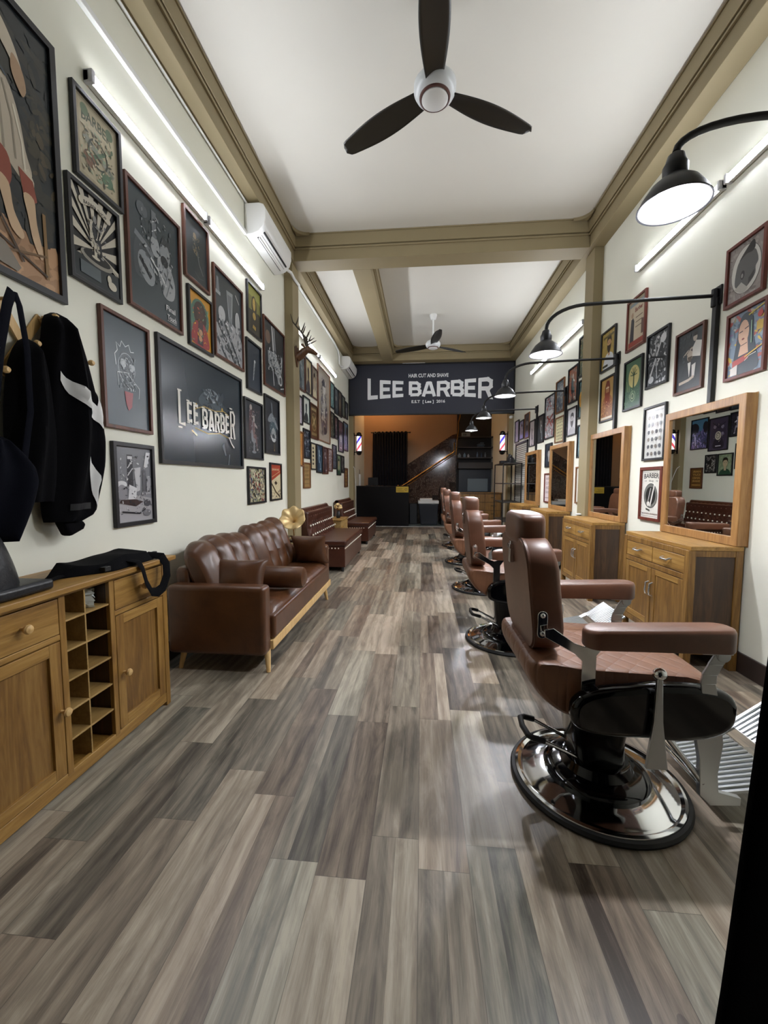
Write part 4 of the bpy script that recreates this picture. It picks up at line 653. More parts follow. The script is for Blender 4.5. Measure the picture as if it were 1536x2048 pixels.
    mb.prism([(.032,.60),(.048,.60),(.056,.45),(.078,.29),(.010,.29),(.028,.45)], 'y', yl-.007, yl+.007, M['steel']); mb.ell((.040,yl,.607),(.022,.018,.020),M['chrome'],16,10)
    mb.cyl((.043,yl,.47),(.043,-.295,.47),.012,M['chrome']); mb.build('recline_lever', r, bevel=.003)
    # footrest
    mb = MB()
    for s in (-1,1):
        y = s*.205
        mb.prism([(.235,.355),(.325,.355),(.33,.31),(.318,.20),(.325,.135),(.40,.118),(.40,.09),(.30,.085),(.262,.12),(.255,.25)], 'y', y-.010, y+.010, M['steel'])
        mb.tube([(.12,y*.8,.37),(.20,y*.95,.26),(.275,y,.16)], .011, M['chrome'], 10)
    mb.tube([(.29,-.205,.14),(.29,.205,.14)], .012, M['chrome'], 10)
    fr = mb.build('footrest_frame', r, bevel=.002)
    def tread(x0,z0,x1,z1,w0,w1,n,name):
        mb = MB(); L = math.hypot(x1-x0,z1-z0); dx, dz = (x1-x0)/L, (z1-z0)/L; nx, nz = -dz, dx
        mb.add([(x0,-w0,z0),(x1,-w1,z1),(x1,w1,z1),(x0,w0,z0),(x0-nx*.01,-w0,z0-nz*.01),(x1-nx*.01,-w1,z1-nz*.01),(x1-nx*.01,w1,z1-nz*.01),(x0-nx*.01,w0,z0-nz*.01)],[(0,1,2,3),(7,6,5,4),(0,4,5,1),(1,5,6,2),(2,6,7,3),(3,7,4,0)],M['steel'])
        for i in range(n):
            t = (i+.5)/n; y = -w0*.96+2*w0*.96*t; a = .008*nx; b = .008*nz
            mb.tube([(x0+dx*.004+a*.3,y,z0+b*.3),(x1-dx*.004+a*.3,y*w1/w0,z1+b*.3)], .0055, M['steel'], 6)
        return mb.build(name, r)
    tread(.36,.105,.585,.150,.175,.185,15,'lower_footplate'); tread(.625,.175,.765,.268,.165,.175,15,'upper_footplate')
    mb = MB()
    for s in (-1,1): mb.prism([(.56,.135),(.585,.152),(.60,.160),(.63,.178),(.635,.168),(.60,.145)], 'y', s*.13, s*.175, M['steel'])
    mb.build('footplate_link', r)
    return r
ch = barber_chair()
CP = [(.717,1.662,0.02),(.68,3.15,.0),(.685,4.69,.01),(.69,6.24,-.02),(.72,7.82,.0)]
CL = ['brown leather barber chair nearest the camera at right','second brown leather barber chair, facing the first mirror','third brown leather barber chair, facing the second mirror','fourth brown leather barber chair, facing the third mirror','farthest brown leather barber chair, facing the last mirror']
ch.location = CP[0][:2]+(0,); ch.rotation_euler = (0,0,CP[0][2]); ch['label'] = CL[0]
for (x,y,a), l in zip(CP[1:], CL[1:]): dup(ch, (x,y,0), l, a)

# ---------------------------------------------------------------- stations: cabinet and mirror
def cabinet():
    w, x0, x1, h = .84, 1.707, XR-.02, .81
    r = thing('station_cabinet', 'c', 'cabinet', (XR-.03,0,0), 0, 'wooden station cabinets')
    W_, D_ = M['teak'], M['teakd']; mb = MB()
    mb.box((x0+.012,0,h-.028),(x1,w,h),M['oakx']).build('worktop', r, world=True, bevel=.003)
    mb = MB(); t = .045
    for y in (0,w-t): mb.box((x0,y,0),(x0+t,y+t,h-.0281),W_); mb.box((x1-t,y,0),(x1,y+t,h-.0281),W_)
    mb.box((x0+.002,t,h-.068),(x0+.03,w-t,h-.0282),W_); mb.box((x0+.002,t,.585),(x0+.03,w-t,.62),W_); mb.box((x0+.002,t,.10),(x0+.03,w-t,.14),W_)
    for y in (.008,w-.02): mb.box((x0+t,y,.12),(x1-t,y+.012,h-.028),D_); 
    for y in (.003,w-t+.002):
        mb.box((x0+t,y,h-.068),(x1-t,y+t-.005,h-.029),W_); mb.box((x0+t,y,.10),(x1-t,y+t-.005,.14),W_)
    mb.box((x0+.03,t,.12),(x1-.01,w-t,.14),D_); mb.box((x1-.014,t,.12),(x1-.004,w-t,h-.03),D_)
    mb.build('body', r, world=True, bevel=.002)
    for a, b in ((t+.004,w/2-.004),(w/2+.004,w-t-.004)):
        d = MB().box((x0+.004,a,.625),(x0+.03,b,h-.072),M['oakx']).build('drawer', r, world=True, bevel=.002)
        c = (a+b)/2; MB().tube([(x0+.004,c-.04,.695),(x0-.018,c-.038,.69),(x0-.024,c-.034,.685),(x0-.024,c+.034,.685),(x0-.018,c+.044,.69),(x0+.004,c+.046,.695)], .0065, M['plast'] if 0 else mat('#dfe2e4',.18,.9), 8).build('handle', d, world=True)
        e = MB(); e.box((x0+.006,a,.145),(x0+.026,b,.58),W_); e.box((x0+.002,a,.145),(x0+.008,a+.05,.58),W_); e.box((x0+.002,b-.05,.145),(x0+.008,b,.58),W_); e.box((x0+.002,a+.05,.54),(x0+.008,b-.05,.58),M['oakx']); e.box((x0+.002,a+.05,.145),(x0+.008,b-.05,.19),M['oakx'])
        e = e.build('door', r, world=True, bevel=.0015); k = b-.022 if a < w/2-.1 else a+.022
        MB().tube([(x0+.002,k,.475),(x0-.02,k,.465),(x0-.018,k+.004,.44),(x0-.026,k-.004,.41),(x0-.018,k,.385),(x0+.002,k,.375)], .0065, mat('#dfe2e4',.18,.9), 8).build('handle', e, world=True)
    return r
def wall_mirror():
    w, z0, z1, f = .84, .812, 1.772, .058
    r = thing('framed_mirror', 'm', 'mirror', (XR-.002,0,z0), 0, 'wood-framed wall mirrors'); xa, xb = XR-.002, XR-.068; mb = MB()
    o_ = [(0,z0),(w,z0),(w,z1),(0,z1)]; i_ = [(f,z0+f),(w-f,z0+f),(w-f,z1-f),(f,z1-f)]
    vs = [(xa,)+p for p in o_]+[(xb,)+p for p in o_]+[(xb,)+p for p in i_]+[(xb+.016,)+p for p in i_]; fs = []
    for k in range(4): j = (k+1)%4; fs += [(k,j,4+j,4+k),(4+k,4+j,8+j,8+k),(8+k,8+j,12+j,12+k)]
    fs.append((0,1,2,3)); mb.add(vs, fs, M['frame']).build('frame', r, world=True, bevel=.004, seg=3)
    MB().box((xb+.014,f-.004,z0+f-.004),(xb+.020,w-f+.004,z1-f+.004),M['mirror']).build('mirror_glass', r, world=True)
    return r
cb = cabinet(); mi = wall_mirror(); od = ['nearest the camera','beside the right pillar','third from the camera','farthest, next to the metal shelf unit']
for i in range(4):
    y = 2.751+1.522*i; cl = 'teak cabinet with two drawers and two doors, '+od[i]; ml = ['wood-framed wall mirror nearest the camera reflecting a bench and barber pole','wood-framed wall mirror beside the right pillar reflecting the dark back room','third wood-framed wall mirror, reflecting the stair handrail','farthest wood-framed wall mirror next to the metal shelf unit'][i]
    if i == 0: cb.location = (XR-.03,y,0); cb['label'] = cl; mi.location = (XR-.002,y,.812); mi['label'] = ml
    else: dup(cb, (XR-.03,y,0), cl); dup(mi, (XR-.002,y,.812), ml)
tag(MB().ell((1.93,5.22,.822),(.03,.05,.011),M['plast'],14,8,.7).build('comb_tray'), 'small white tray on the second cabinet top beside the pillar', 'tray')

# ---------------------------------------------------------------- sideboard at left
def sideboard():
    XF, XB, h, y0, y1 = -1.37, XL+.022, .816, 1.02, 2.055
    r = thing('sideboard', 'golden oak sideboard with open wine rack between two doors at left', 'sideboard', ((XF+XB)/2,(y0+y1)/2,0)); O, OX = M['oak'], M['oakx']
    MB().box((XB,y0-.03,h-.024),(XF+.03,y1+.045,h),OX).box((XB+.01,y0-.012,h-.034),(XF+.014,y1+.02,h-.024),OX).build('worktop', r, world=True, bevel=.004)
    mb = MB(); t = .03
    mb.box((XF-.035,y1-.035,0),(XF,y1,h-.034),O); mb.box((XF-.035,y0,0),(XF,y0+.035,h-.034),O); mb.box((XB,y1-.035,0),(XB+.035,y1,h-.034),O); mb.box((XB,y0,0),(XB+.035,y0+.035,h-.034),O)
    mb.box((XB+.03,y1-.025,.05),(XF-.03,y1-.008,h-.034),O); mb.box((XB+.03,y0+.008,.05),(XF-.03,y0+.025,h-.034),O); mb.box((XB+.004,y0+.02,.05),(XB+.014,y1-.02,h-.04),M['teakd'])
    for y in (1.40,1.652): mb.box((XF-.02,y,.06),(XF-.001,y+.028,h-.036),O); mb.box((XB+.02,y+.008,.06),(XF-.018,y+.02,h-.04),M['teakd'])
    mb.box((XF-.022,y0+.03,.776),(XF-.002,y1-.03,h-.034),OX); mb.box((XF-.022,y0+.03,.022),(XF-.002,y1-.03,.073),OX)
    for a, b in ((y0+.03,1.40),(1.68,y1-.03)): mb.box((XF-.022,a,.612),(XF-.002,b,.634),OX)
    mb.box((XB+.01,y0+.02,.05),(XF-.02,y1-.02,.064),O)
    mb.build('body', r, world=True, bevel=.002)
    mb = MB(); a, b = 1.428, 1.652
    for z in (.196,.314,.437,.558,.679): mb.box((XB+.02,a,z-.008),(XF-.006,b,z),M['shelfw'])
    mb.box((XB+.02,1.524,.064),(XF-.008,1.531,.776),M['shelfw']); mb.build('wine_rack', r, world=True, bevel=.001)
    for a, b, sd in ((1.057,1.397,1),(1.683,2.017,-1)):
        d = MB().box((XF-.022,a,.637),(XF-.001,b,.773),OX).build('drawer', r, world=True, bevel=.002)
        def knob(y, z, p): MB().lathe([(.006,0),(.007,.012),(.006,.016),(.014,.021),(.017,.029),(.014,.036),(.006,.040),(.0001,.041)], M['pale'], n=20, M_=Matrix.Translation((XF-.002,y,z)) @ Matrix.Rotation(PI/2,4,'Y')).build('knob', p, world=True)
        knob((a+b)/2 if sd < 0 else 1.251, .709, d)
        e = MB(); e.box((XF-.022,a,.077),(XF-.012,b,.608),M['teak'])
        for q in ((a,.077,a+.047,.608),(b-.047,.077,b,.608)): e.box((XF-.022,q[0],q[1]),(XF-.001,q[2],q[3]),O)
        e.box((XF-.022,a+.047,.077),(XF-.001,b-.047,.122),OX); e.box((XF-.022,a+.047,.562),(XF-.001,b-.047,.608),OX)
        e = e.build('door', r, world=True, bevel=.0015); knob(1.385 if sd > 0 else 1.716, .335, e)
sideboard()
# plastic bag in the upper rack cell
rb = random.Random(4); mb = MB()
mb.grid(lambda u,v: (-1.385-.09*abs(math.sin(2*PI*u))*.6-.02*rb.random(), 1.59+.05*math.sin(2*PI*u)*(1+.15*rb.random())*math.sin(PI*(.12+.8*v)), .681+.075*v*(1+.12*rb.random())), 16, 8, mat('#c5ccc8',.2))
tag(mb.build('plastic_bag', ang=20), 'crumpled clear plastic bag in the top cell of the sideboard wine rack', 'bag')

# black apron bag lying on the sideboard with a loop of strap hanging over the edge
r = thing('apron_bag', 'flat black cloth bag with webbing straps lying on the sideboard top', 'bag', (-1.52,1.80,.817))
def flat(u, v):
    y = 1.50+.56*u; w = .02+.11*min(1,3*u)*min(1,6*(1-u)); c = -1.49-.02*(1-u)+.01*math.sin(5*u); x = c+w*(2*v-1); e = min(1,6*v,6*(1-v))*min(1,7*u,7*(1-u))
    return (x, y, .8185+.046*e*(1+.16*math.sin(9*u+3*v))*(.9+.1*math.sin(15*u)))
mb = MB(); mb.grid(flat, 28, 12, M['fabric']); mb.grid(lambda u,v: flat(u,v)[:2]+(.8175,), 28, 12, M['fabric']); mb.build('body', r, world=True)
MB().tube([(-1.40,1.80,.845),(-1.345,1.81,.835),(-1.328,1.815,.80),(-1.322,1.83,.73),(-1.318,1.86,.675),(-1.318,1.90,.663),(-1.318,1.945,.675),(-1.32,1.985,.73),(-1.325,1.99,.79),(-1.345,1.98,.832),(-1.42,1.97,.838)], [.025]*11, M['fabric'], 10, flat=.14).build('strap', r, world=True)
MB().tube([(-1.47,1.52,.830),(-1.45,1.43,.826),(-1.46,1.33,.824),(-1.50,1.25,.822)], [.016]*4, M['fabric'], 8, flat=.25).build('strap', r, world=True)
MB().box((-1.40,1.64,.822),(-1.375,1.675,.842),M['rubber']).box((-1.44,2.03,.830),(-1.42,2.06,.842),M['rubber']).build('buckle', r, world=True, bevel=.002)
# dark leather bag at the very left
r = thing('leather_bag', 'black leather bag slumped on the left end of the sideboard', 'bag', (-1.5,1.2,.817))
def slump(u, v):
    a = 2*PI*u; z = .818+.25*math.sin(PI/2*v)**.9; q = (1-v**2.2)**.5 if v < 1 else 0; q = max(q,.02)
    return (-1.51+.125*q*math.cos(a)-.02*v, 1.18+(.175+.012*math.sin(3*a+4*v))*q*math.sin(a)-.02*v, z)
MB().grid(slump, 36, 14, M['bag']).build('body', r, world=True)
MB().box((-1.66,1.02,.8175),(-1.365,1.385,.856),M['bag']).build('base', r, world=True, bevel=.012, seg=3)

# ---------------------------------------------------------------- coat rack and hanging clothes
r = thing('coat_rack', 'expanding pale wooden peg rack on the left wall under the huge painting', 'coat rack', (XL+.003,1.6,1.64))
mb = MB()
def slat(y0,z0,y1,z1,x):
    d = Vector((y1-y0,z1-z0)).normalized(); q = Vector((-d.y,d.x))*.019; mb.prism([(y0+q.x,z0+q.y),(y1+q.x,z1+q.y),(y1-q.x,z1-q.y),(y0-q.x,z0-q.y)], 'x', x, x+.009, M['pale'])
for i in range(3):
    y = 1.35+.19*i; slat(y,1.655,y+.19,1.945,XL+.003); slat(y,1.945,y+.19,1.655,XL+.013)
slat(1.20,1.80,1.35,1.655,XL+.003); slat(1.20,1.80,1.35,1.945,XL+.013)
mb.build('slats', r, world=True, bevel=.001)
for y, z in ((1.35,1.655),(1.35,1.945),(1.495,1.655),(1.54,1.945),(1.73,1.945),(1.92,1.80),(1.635,1.80),(1.92,1.945)):
    if (y,z) == (1.92,1.945): continue
    MB().lathe([(.007,0),(.007,.045),(.010,.05),(.014,.058),(.014,.066),(.009,.074),(.0001,.076)], M['pale'], n=14, M_=Matrix.Translation((XL+.02,y,z)) @ Matrix.Rotation(PI/2,4,'Y')).build('peg', r, world=True)
def prof(rows, z):
    for (z1,a1,b1),(z0,a0,b0) in zip(rows, rows[1:]):
        if z0 <= z <= z1: t = (z-z0)/(z1-z0); return a0+(a1-a0)*t, b0+(b1-b0)*t
    return (rows[0][1:] if z > rows[0][0] else rows[-1][1:])
def drape(rows, xw, dep, folds, ph=0., nz=40, ny=26):
    zt, zb = rows[0][0], rows[-1][0]
    def surf(y, z):
        a, b = prof(rows, z); t = min(1,max(0,(y-a)/max(1e-4,b-a))); k = (zt-z)/(zt-zb)
        return xw+dep*(max(0,math.sin(PI*t))**.45)*(.55+.45*math.sin(PI*min(1,.15+k*.75)))*min(1,.22+(k*9)**.6)*(1+.13*math.sin(folds*t*PI+ph+2.5*k)+.06*math.sin(folds*2.3*t+7*k))
    mb_v = []; mb_f = []
    for j in range(nz+1):
        z = zt+(zb-zt)*j/nz; a, b = prof(rows, z)
        for i in range(ny+1):
            t = i/ny; y = a+(b-a)*(.5-.5*math.cos(PI*t)); mb_v.append((surf(y,z),y,z))
    nn = len(mb_v); mb_v += [(xw,y,z) for x,y,z in mb_v]
    for j in range(nz):
        for i in range(ny): q = j*(ny+1)+i; mb_f += [(q,q+1,q+ny+2,q+ny+1),(nn+q,nn+q+ny+1,nn+q+ny+2,nn+q+1)]
    for i in range(ny): mb_f += [(i,nn+i,nn+i+1,i+1),(nz*(ny+1)+i,nz*(ny+1)+i+1,nn+nz*(ny+1)+i+1,nn+nz*(ny+1)+i)]
    for j in range(nz):
        q = j*(ny+1); mb_f += [(q,q+ny+1,nn+q+ny+1,nn+q)]; q += ny; mb_f += [(q,nn+q,nn+q+ny+1,q+ny+1)]
    return mb_v, mb_f, surf
jk = thing('sports_jacket', 'black sports jacket with white chevron stripes hanging from the peg rack', 'jacket', (XL+.05,1.8,1.03))
rows = [(1.972,1.745,1.765),(1.965,1.728,1.785),(1.945,1.708,1.803),(1.91,1.696,1.817),(1.86,1.69,1.835),(1.79,1.675,1.86),(1.72,1.66,1.88),(1.64,1.655,1.90),(1.58,1.65,1.93),(1.50,1.648,1.94),(1.42,1.645,1.953),(1.30,1.642,1.95),(1.19,1.64,1.93),(1.12,1.64,1.912),(1.075,1.642,1.905),(1.05,1.645,1.87),(1.035,1.65,1.80)]
vs, fs, sf = drape(rows, XL+.045, .13, 5, .4); MB().add(vs, fs, M['fabric']).build('body', jk, world=True)
def strip(name, A, B, m, parent, sf, n=14, off=.005):
    def at(L, t):
        q = t*(len(L)-1); i = min(int(q), len(L)-2); f = q-i; return L[i][0]*(1-f)+L[i+1][0]*f, L[i][1]*(1-f)+L[i+1][1]*f
    def fn(u, v):
        a = at(A, v); b = at(B, v); y = a[0]*(1-u)+b[0]*u; z = a[1]*(1-u)+b[1]*u; return (sf(y,z)+off, y, z)
    return MB().grid(fn, 6, n, m).build(name, parent, world=True)
strip('white_stripe', [(1.690,1.70),(1.72,1.665),(1.79,1.62),(1.853,1.575),(1.862,1.545),(1.873,1.485)], [(1.688,1.66),(1.712,1.61),(1.76,1.555),(1.825,1.515),(1.855,1.495),(1.870,1.470)], M['whitef'], jk, sf)
strip('white_stripe', [(1.872,1.668),(1.858,1.61),(1.850,1.575)], [(1.893,1.645),(1.890,1.575),(1.868,1.49)], M['whitef'], jk, sf, 8)
strip('white_stripe', [(1.797,1.335),(1.806,1.24),(1.808,1.16),(1.826,1.10)], [(1.799,1.335),(1.850,1.235),(1.832,1.18),(1.828,1.10)], M['whitef'], jk, sf, 10)
strip('label_patch', [(1.70,1.115),(1.80,1.118)], [(1.70,1.085),(1.80,1.088)], mat('#1c1e22',.4), jk, sf, 6)
MB().prism([(1.68,1.04),(1.79,1.035),(1.815,1.015),(1.80,.99),(1.72,.962)], 'x', XL+.055, XL+.11, M['fabric']).build('cuff', jk, world=True, bevel=.015, seg=3)
hd = thing('dark_hoodie', 'plain black garment hanging between the jacket and the sling bag', 'garment', (XL+.05,1.6,1.14))
rows = [(1.812,1.605,1.63),(1.80,1.585,1.645),(1.76,1.56,1.655),(1.70,1.535,1.668),(1.58,1.512,1.682),(1.42,1.50,1.69),(1.25,1.50,1.685),(1.13,1.52,1.675)]
vs, fs, s2 = drape(rows, XL+.045, .10, 4, 1.7); MB().add(vs, fs, M['fabric']).build('body', hd, world=True)
bg = thing('sling_bag', 'navy cloth sling bag hanging by its strap left of the black garment', 'bag', (XL+.14,1.43,.985))
rows = [(1.40,1.365,1.38),(1.385,1.355,1.40),(1.33,1.335,1.465),(1.27,1.325,1.52),(1.22,1.318,1.532),(1.12,1.315,1.515),(1.05,1.325,1.495),(1.01,1.35,1.47),(.988,1.385,1.44)]
vs, fs, s3 = drape(rows, XL+.09, .12, 3, .2); MB().add(vs, fs, M['navyf']).build('body', bg, world=True)
MB().tube([(XL+.125,1.385,1.40),(XL+.125,1.40,1.50),(XL+.12,1.44,1.72),(XL+.11,1.49,1.90),(XL+.09,1.53,1.968)], [.020]*5, M['navyf'], 8, flat=.2).build('strap', bg, world=True)
MB().tube([(XL+.13,1.50,1.30),(XL+.135,1.535,1.5),(XL+.12,1.55,1.75),(XL+.10,1.548,1.92),(XL+.09,1.54,1.968)], [.014]*5, M['navyf'], 8, flat=.25).build('strap', bg, world=True)
MB().box((XL+.09,1.36,1.40),(XL+.12,1.39,1.43),M['chrome']).build('buckle', bg, world=True, bevel=.004)
del rows

# ---------------------------------------------------------------- sofa
def tuft(u, v, nu, nv):
    return abs(math.sin(PI*nu*u))**.6*.5+abs(math.sin(PI*nv*v))**.6*.5
sf_ = thing('leather_sofa', 'brown leather tufted sofa with pale wooden base rail and legs', 'sofa', (-1.3,3.3,0)); S_ = M['sofaL']
Y0, Y1, XFR, XBK = 2.385, 4.17, -.955, -1.60
for a, b in ((Y0,Y0+.115),(Y1-.115,Y1)): MB().box((XBK,a,.125),(XFR-.005,b,.565),S_).build('arm', sf_, world=True, bevel=.028, seg=4)
mb = MB(); mb.box((XBK+.05,Y0+.115,.20),(XFR+.02,Y1-.115,.36),S_); mb.build('seat_frame', sf_, world=True, bevel=.02, seg=3)
for k, (a, b) in enumerate(((Y0+.118,(Y0+Y1)/2-.003),((Y0+Y1)/2+.003,Y1-.118))):
    def top(u, v):
        x = -1.42+.47*u; y = a+(b-a)*v; e = (min(1,8*u,8*(1-u))*min(1,8*v,8*(1-v)))**.5; q = .85+.15*tuft(u,v,2,3); return (x, y, .345+.062*e*q)
    MB().grid(top, 36, 48, S_).build('seat_cushion', sf_, world=True)
for k in range(2):
    a = Y0+.10+k*.79; b = a+.80
    def bc(u, v):                       # closed rounded section swept along y, tucked by buttons
        t = 2*PI*v; c, d = math.cos(t), math.sin(t); sg_ = lambda q, p: math.copysign(abs(q)**p, q)
        e = max(0., 1-abs(2*u-1)**5)**.5; hx, hz = .115*(.35+.65*e), .225*(.72+.28*e)
        lx, lz = hx*sg_(c,.75), hz*sg_(d,.7); fz = (lz+.225)/.45
        if c > 0: lx -= .05*c**.5*(math.exp(-((u*4)%1-.5)**2*0)*0+ (1-abs(math.sin(PI*4*u))**.35)*.8 + sum(math.exp(-(((u*4-i_)/.16)**2+((fz-q_)/.10)**2)) for i_ in (1,2,3) for q_ in (.38,.68))*.7)*e
        lz += .018*math.sin(PI*4*u)**2*(fz > .8)*e; G = (k+u)/2; lz += (.035*(G-1)*2+.02)*max(0,fz)
        return (-1.43+lx-.16*(fz-.5), a+(b-a)*u, .61+lz+.02*math.sin(5*u+2*k))
    mb = MB().grid(bc, 64, 44, S_)
    for u_ in (0.,1.):
        mb.add([bc(u_, j/44) for j in range(44)], [tuple(range(44))], S_)
    mb.build('back_cushion', sf_, world=True, ang=80)
MB().box((XBK,Y0+.1,.15),(XBK+.10,Y1-.1,.66),S_).build('back_frame', sf_, world=True, bevel=.03, seg=3)
mb = MB(); mb.box((XFR-.03,Y0+.1,.135),(XFR+.012,Y1-.02,.195),M['pale']); mb.box((XBK+.02,Y0+.1,.135),(XBK+.05,Y1-.1,.20),M['pale']); mb.build('base_rail', sf_, world=True, bevel=.004)
for x, y, dx, dy in ((XFR-.03,Y0+.10,.02,-.035),(XFR-.03,Y1-.13,.02,.03),(XBK+.06,Y0+.10,-.02,-.03),(XBK+.06,Y1-.13,-.02,.03)):
    MB().cyl((x,y,.14),(x+dx,y+dy,.0),.022,M['pale'],.013).build('leg', sf_, world=True)
def pillow(name, label, c, size, rot, m):
    def top(s):
        def fn(u, v):
            a, b = 2*u-1, 2*v-1; e = max(0,(1-a**2)*(1-b**2))**.42; pin = 1-.10*(a*a*b*b)*0+0; kx = 1-.11*(1-a*a); ky = 1-.11*(1-b*b)
            return (size[0]/2*a*ky, size[1]/2*b*kx, s*size[2]/2*e*(1+.05*math.sin(7*a+3*b)))
        return fn
    mb = MB(); Mx = Matrix.Translation(c) @ rot; mb.grid(top(1), 26, 26, m, Mx); mb.grid(top(-1), 26, 26, m, Mx)
    return tag(mb.build(name, ang=70), label, 'cushion', 'loose cushions on the sofa')
E_ = lambda x, y, z: Matrix.Rotation(math.radians(z),4,'Z') @ Matrix.Rotation(math.radians(y),4,'Y') @ Matrix.Rotation(math.radians(x),4,'X')
pillow('cushion','brown leather square cushion leaning on the near arm of the sofa',(-1.22,2.60,.555),(.38,.30,.13),E_(70,0,2),S_)
pillow('cushion','brown leather square cushion propped against the far arm of the sofa',(-1.10,3.93,.545),(.36,.32,.15),E_(-66,0,-4),S_)
mb = MB(); mb.lathe([(.0001,0),(.05,.0),(.072,.010),(.080,.03),(.082,.21),(.080,.39),(.072,.41),(.05,.42),(.0001,.42)], S_, n=28, M_=Matrix.Translation((-1.29,2.97,.495)) @ Matrix.Rotation(PI/2,4,'Y'))
tag(mb.build('bolster_cushion'), 'long round brown leather bolster lying across the sofa seat', 'cushion')

# ---------------------------------------------------------------- side table and gold horn flower
t_ = thing('side_table', 'small dark side table between the sofa and the pillar', 'table', (-1.48,4.47,0)); dk = mat('#2a1512',.3)
MB().box((-1.66,4.28,.555),(-1.32,4.66,.58),dk).build('table_top', t_, world=True, bevel=.005)
for x in (-1.64,-1.36):
    for y in (4.30,4.62): MB().box((x,y,0),(x+.025,y+.025,.555),dk).build('leg', t_, world=True)
g_ = thing('gold_flower', 'gold trumpet flower ornament standing on the dark side table', 'ornament', (-1.42,4.43,.58))
MB().lathe([(.05,0),(.05,.012),(.02,.02),(.0001,.02)], M['gold'], (-1.42,4.43,.58), 20).build('base', g_, world=True)
MB().tube([(-1.42,4.43,.60),(-1.425,4.43,.66),(-1.43,4.43,.72),(-1.415,4.425,.76)], [.006,.006,.007,.012], M['brass'], 8).build('stem', g_, world=True)
mb = MB(); Mx = Matrix.Translation((-1.41,4.42,.755)) @ E_(58,12,0)
def horn(u, v):
    a = 2*PI*u; r = .012+.125*v**2.2*(1+.05*math.cos(7*a)*v); return (r*math.cos(a), r*math.sin(a), .15*v-.02*v**6+.012*math.cos(7*a)*v**2)
mb.grid(horn, 84, 16, M['gold'], Mx); mb.build('trumpet', g_, world=True, solid=.003)
tag(MB().lathe([(.03,0),(.032,.02),(.012,.05),(.022,.07),(.0001,.085)], M['chrome'], (-1.55,4.36,.581), 18).build('trinket'), 'small shiny trinket on the dark side table by the wall', 'ornament')

# ---------------------------------------------------------------- tufted benches
STUD = mat('#e9e2d2',.3,.2,name='pale stud')
def bench(y0, y1, label):
    r = thing('tufted_bench', label, 'bench', (-1.3,(y0+y1)/2,0), 0, 'tufted leather waiting benches'); m = M['benchL']
    MB().box((XL+.03,y0,.35),(-1.0,y1,.425),m).build('seat', r, world=True, bevel=.022, seg=4)
    MB().box((XL+.05,y0+.02,.06),(-1.02,y1-.02,.35),m).build('base', r, world=True, bevel=.01)
    for y in (y0+.05,y1-.05):
        for x in (XL+.08,-1.06): MB().cyl((x,y,0),(x,y,.062),.02,M['rubber']).build('foot', r, world=True)
    n = int((y1-y0)/.115); rw = 4
    def bk_(u, v):
        y = y0+(y1-y0)*u; e = min(1,16*u,16*(1-u))**.5
        if v < .7: s = v/.7; z = .42+.38*s; x = -1.475-.10*s; b = .028*(.35+.65*abs(math.sin(PI*(u*n/1+s*rw)))*abs(math.sin(PI*(u*n/1-s*rw))))
        else: q = (v-.7)/.3*PI; z = .80+.055*math.sin(q); x = -1.62+.045*math.cos(q); b = .0
        return (x+b*e-.02*(1-e), y, z)
    MB().grid(bk_, n*6, 36, m).build('backrest', r, world=True)
    MB().box((XL+.022,y0+.004,.10),(-1.52,y1-.004,.80),m).build('back_shell', r, world=True, bevel=.02, seg=3)
    for j in range(3):
        mb = MB(); z = .49+.125*j
        for i in range(n):
            u = (i+.5)/n; mb.ell((-1.455-.10*((z-.42)/.38)+.008,y0+(y1-y0)*u,z),(.013,.015,.015),STUD,8,6)
        mb.build('row_of_studs', r, world=True)
    mb = MB(); k = int((y1-y0)/.05)
    for i in range(k): mb.ell((-1.02,y0+.03+(y1-y0-.06)*i/(k-1),.318),(.008,.010,.010),STUD,8,5)
    for i in range(12): mb.ell((XL+.10+.50*i/11,y0+.02,.318),(.010,.008,.010),STUD,8,5)
    mb.build('stud_trim', r, world=True)
bench(5.345,6.86,'brown buttoned leather bench just past the left pillar')
bench(7.77,9.10,'farther brown buttoned leather bench beside the reception counter')
c_ = thing('side_cabinet', 'small pale wooden cabinet between the two buttoned benches', 'cabinet', (-1.53,7.28,0))
MB().box((XL+.022,6.99,.0),(-1.40,7.62,.53),M['shelfw']).build('body', c_, world=True, bevel=.003); MB().box((XL+.02,6.97,.53),(-1.38,7.64,.55),M['oakx']).build('worktop', c_, world=True, bevel=.003)
MB().box((-1.402,7.02,.05),(-1.392,7.59,.50),M['shelfw']).build('door', c_, world=True, bevel=.002); MB().ell((-1.385,7.08,.42),(.012,.012,.012),M['brass'],10,8).build('knob', c_, world=True)
g_ = thing('gold_vase', 'little gold flower vase on the pale cabinet between benches', 'ornament', (-1.52,7.35,.551))
MB().lathe([(.03,0),(.045,.03),(.035,.09),(.018,.12),(.024,.14),(.0001,.138)], M['blk'], (-1.52,7.35,.551), 18).build('vase', g_, world=True)
mb = MB()
for i in range(7): a = i*.9; mb.ell((-1.52+.05*math.cos(a),7.35+.05*math.sin(a),.74+.03*(i%3)),(.03,.03,.025),M['gold'],8,6); mb.cyl((-1.52,7.35,.68),(-1.52+.05*math.cos(a),7.35+.05*math.sin(a),.74),.003,M['brass'],n=5)
mb.build('flowers', g_, world=True)

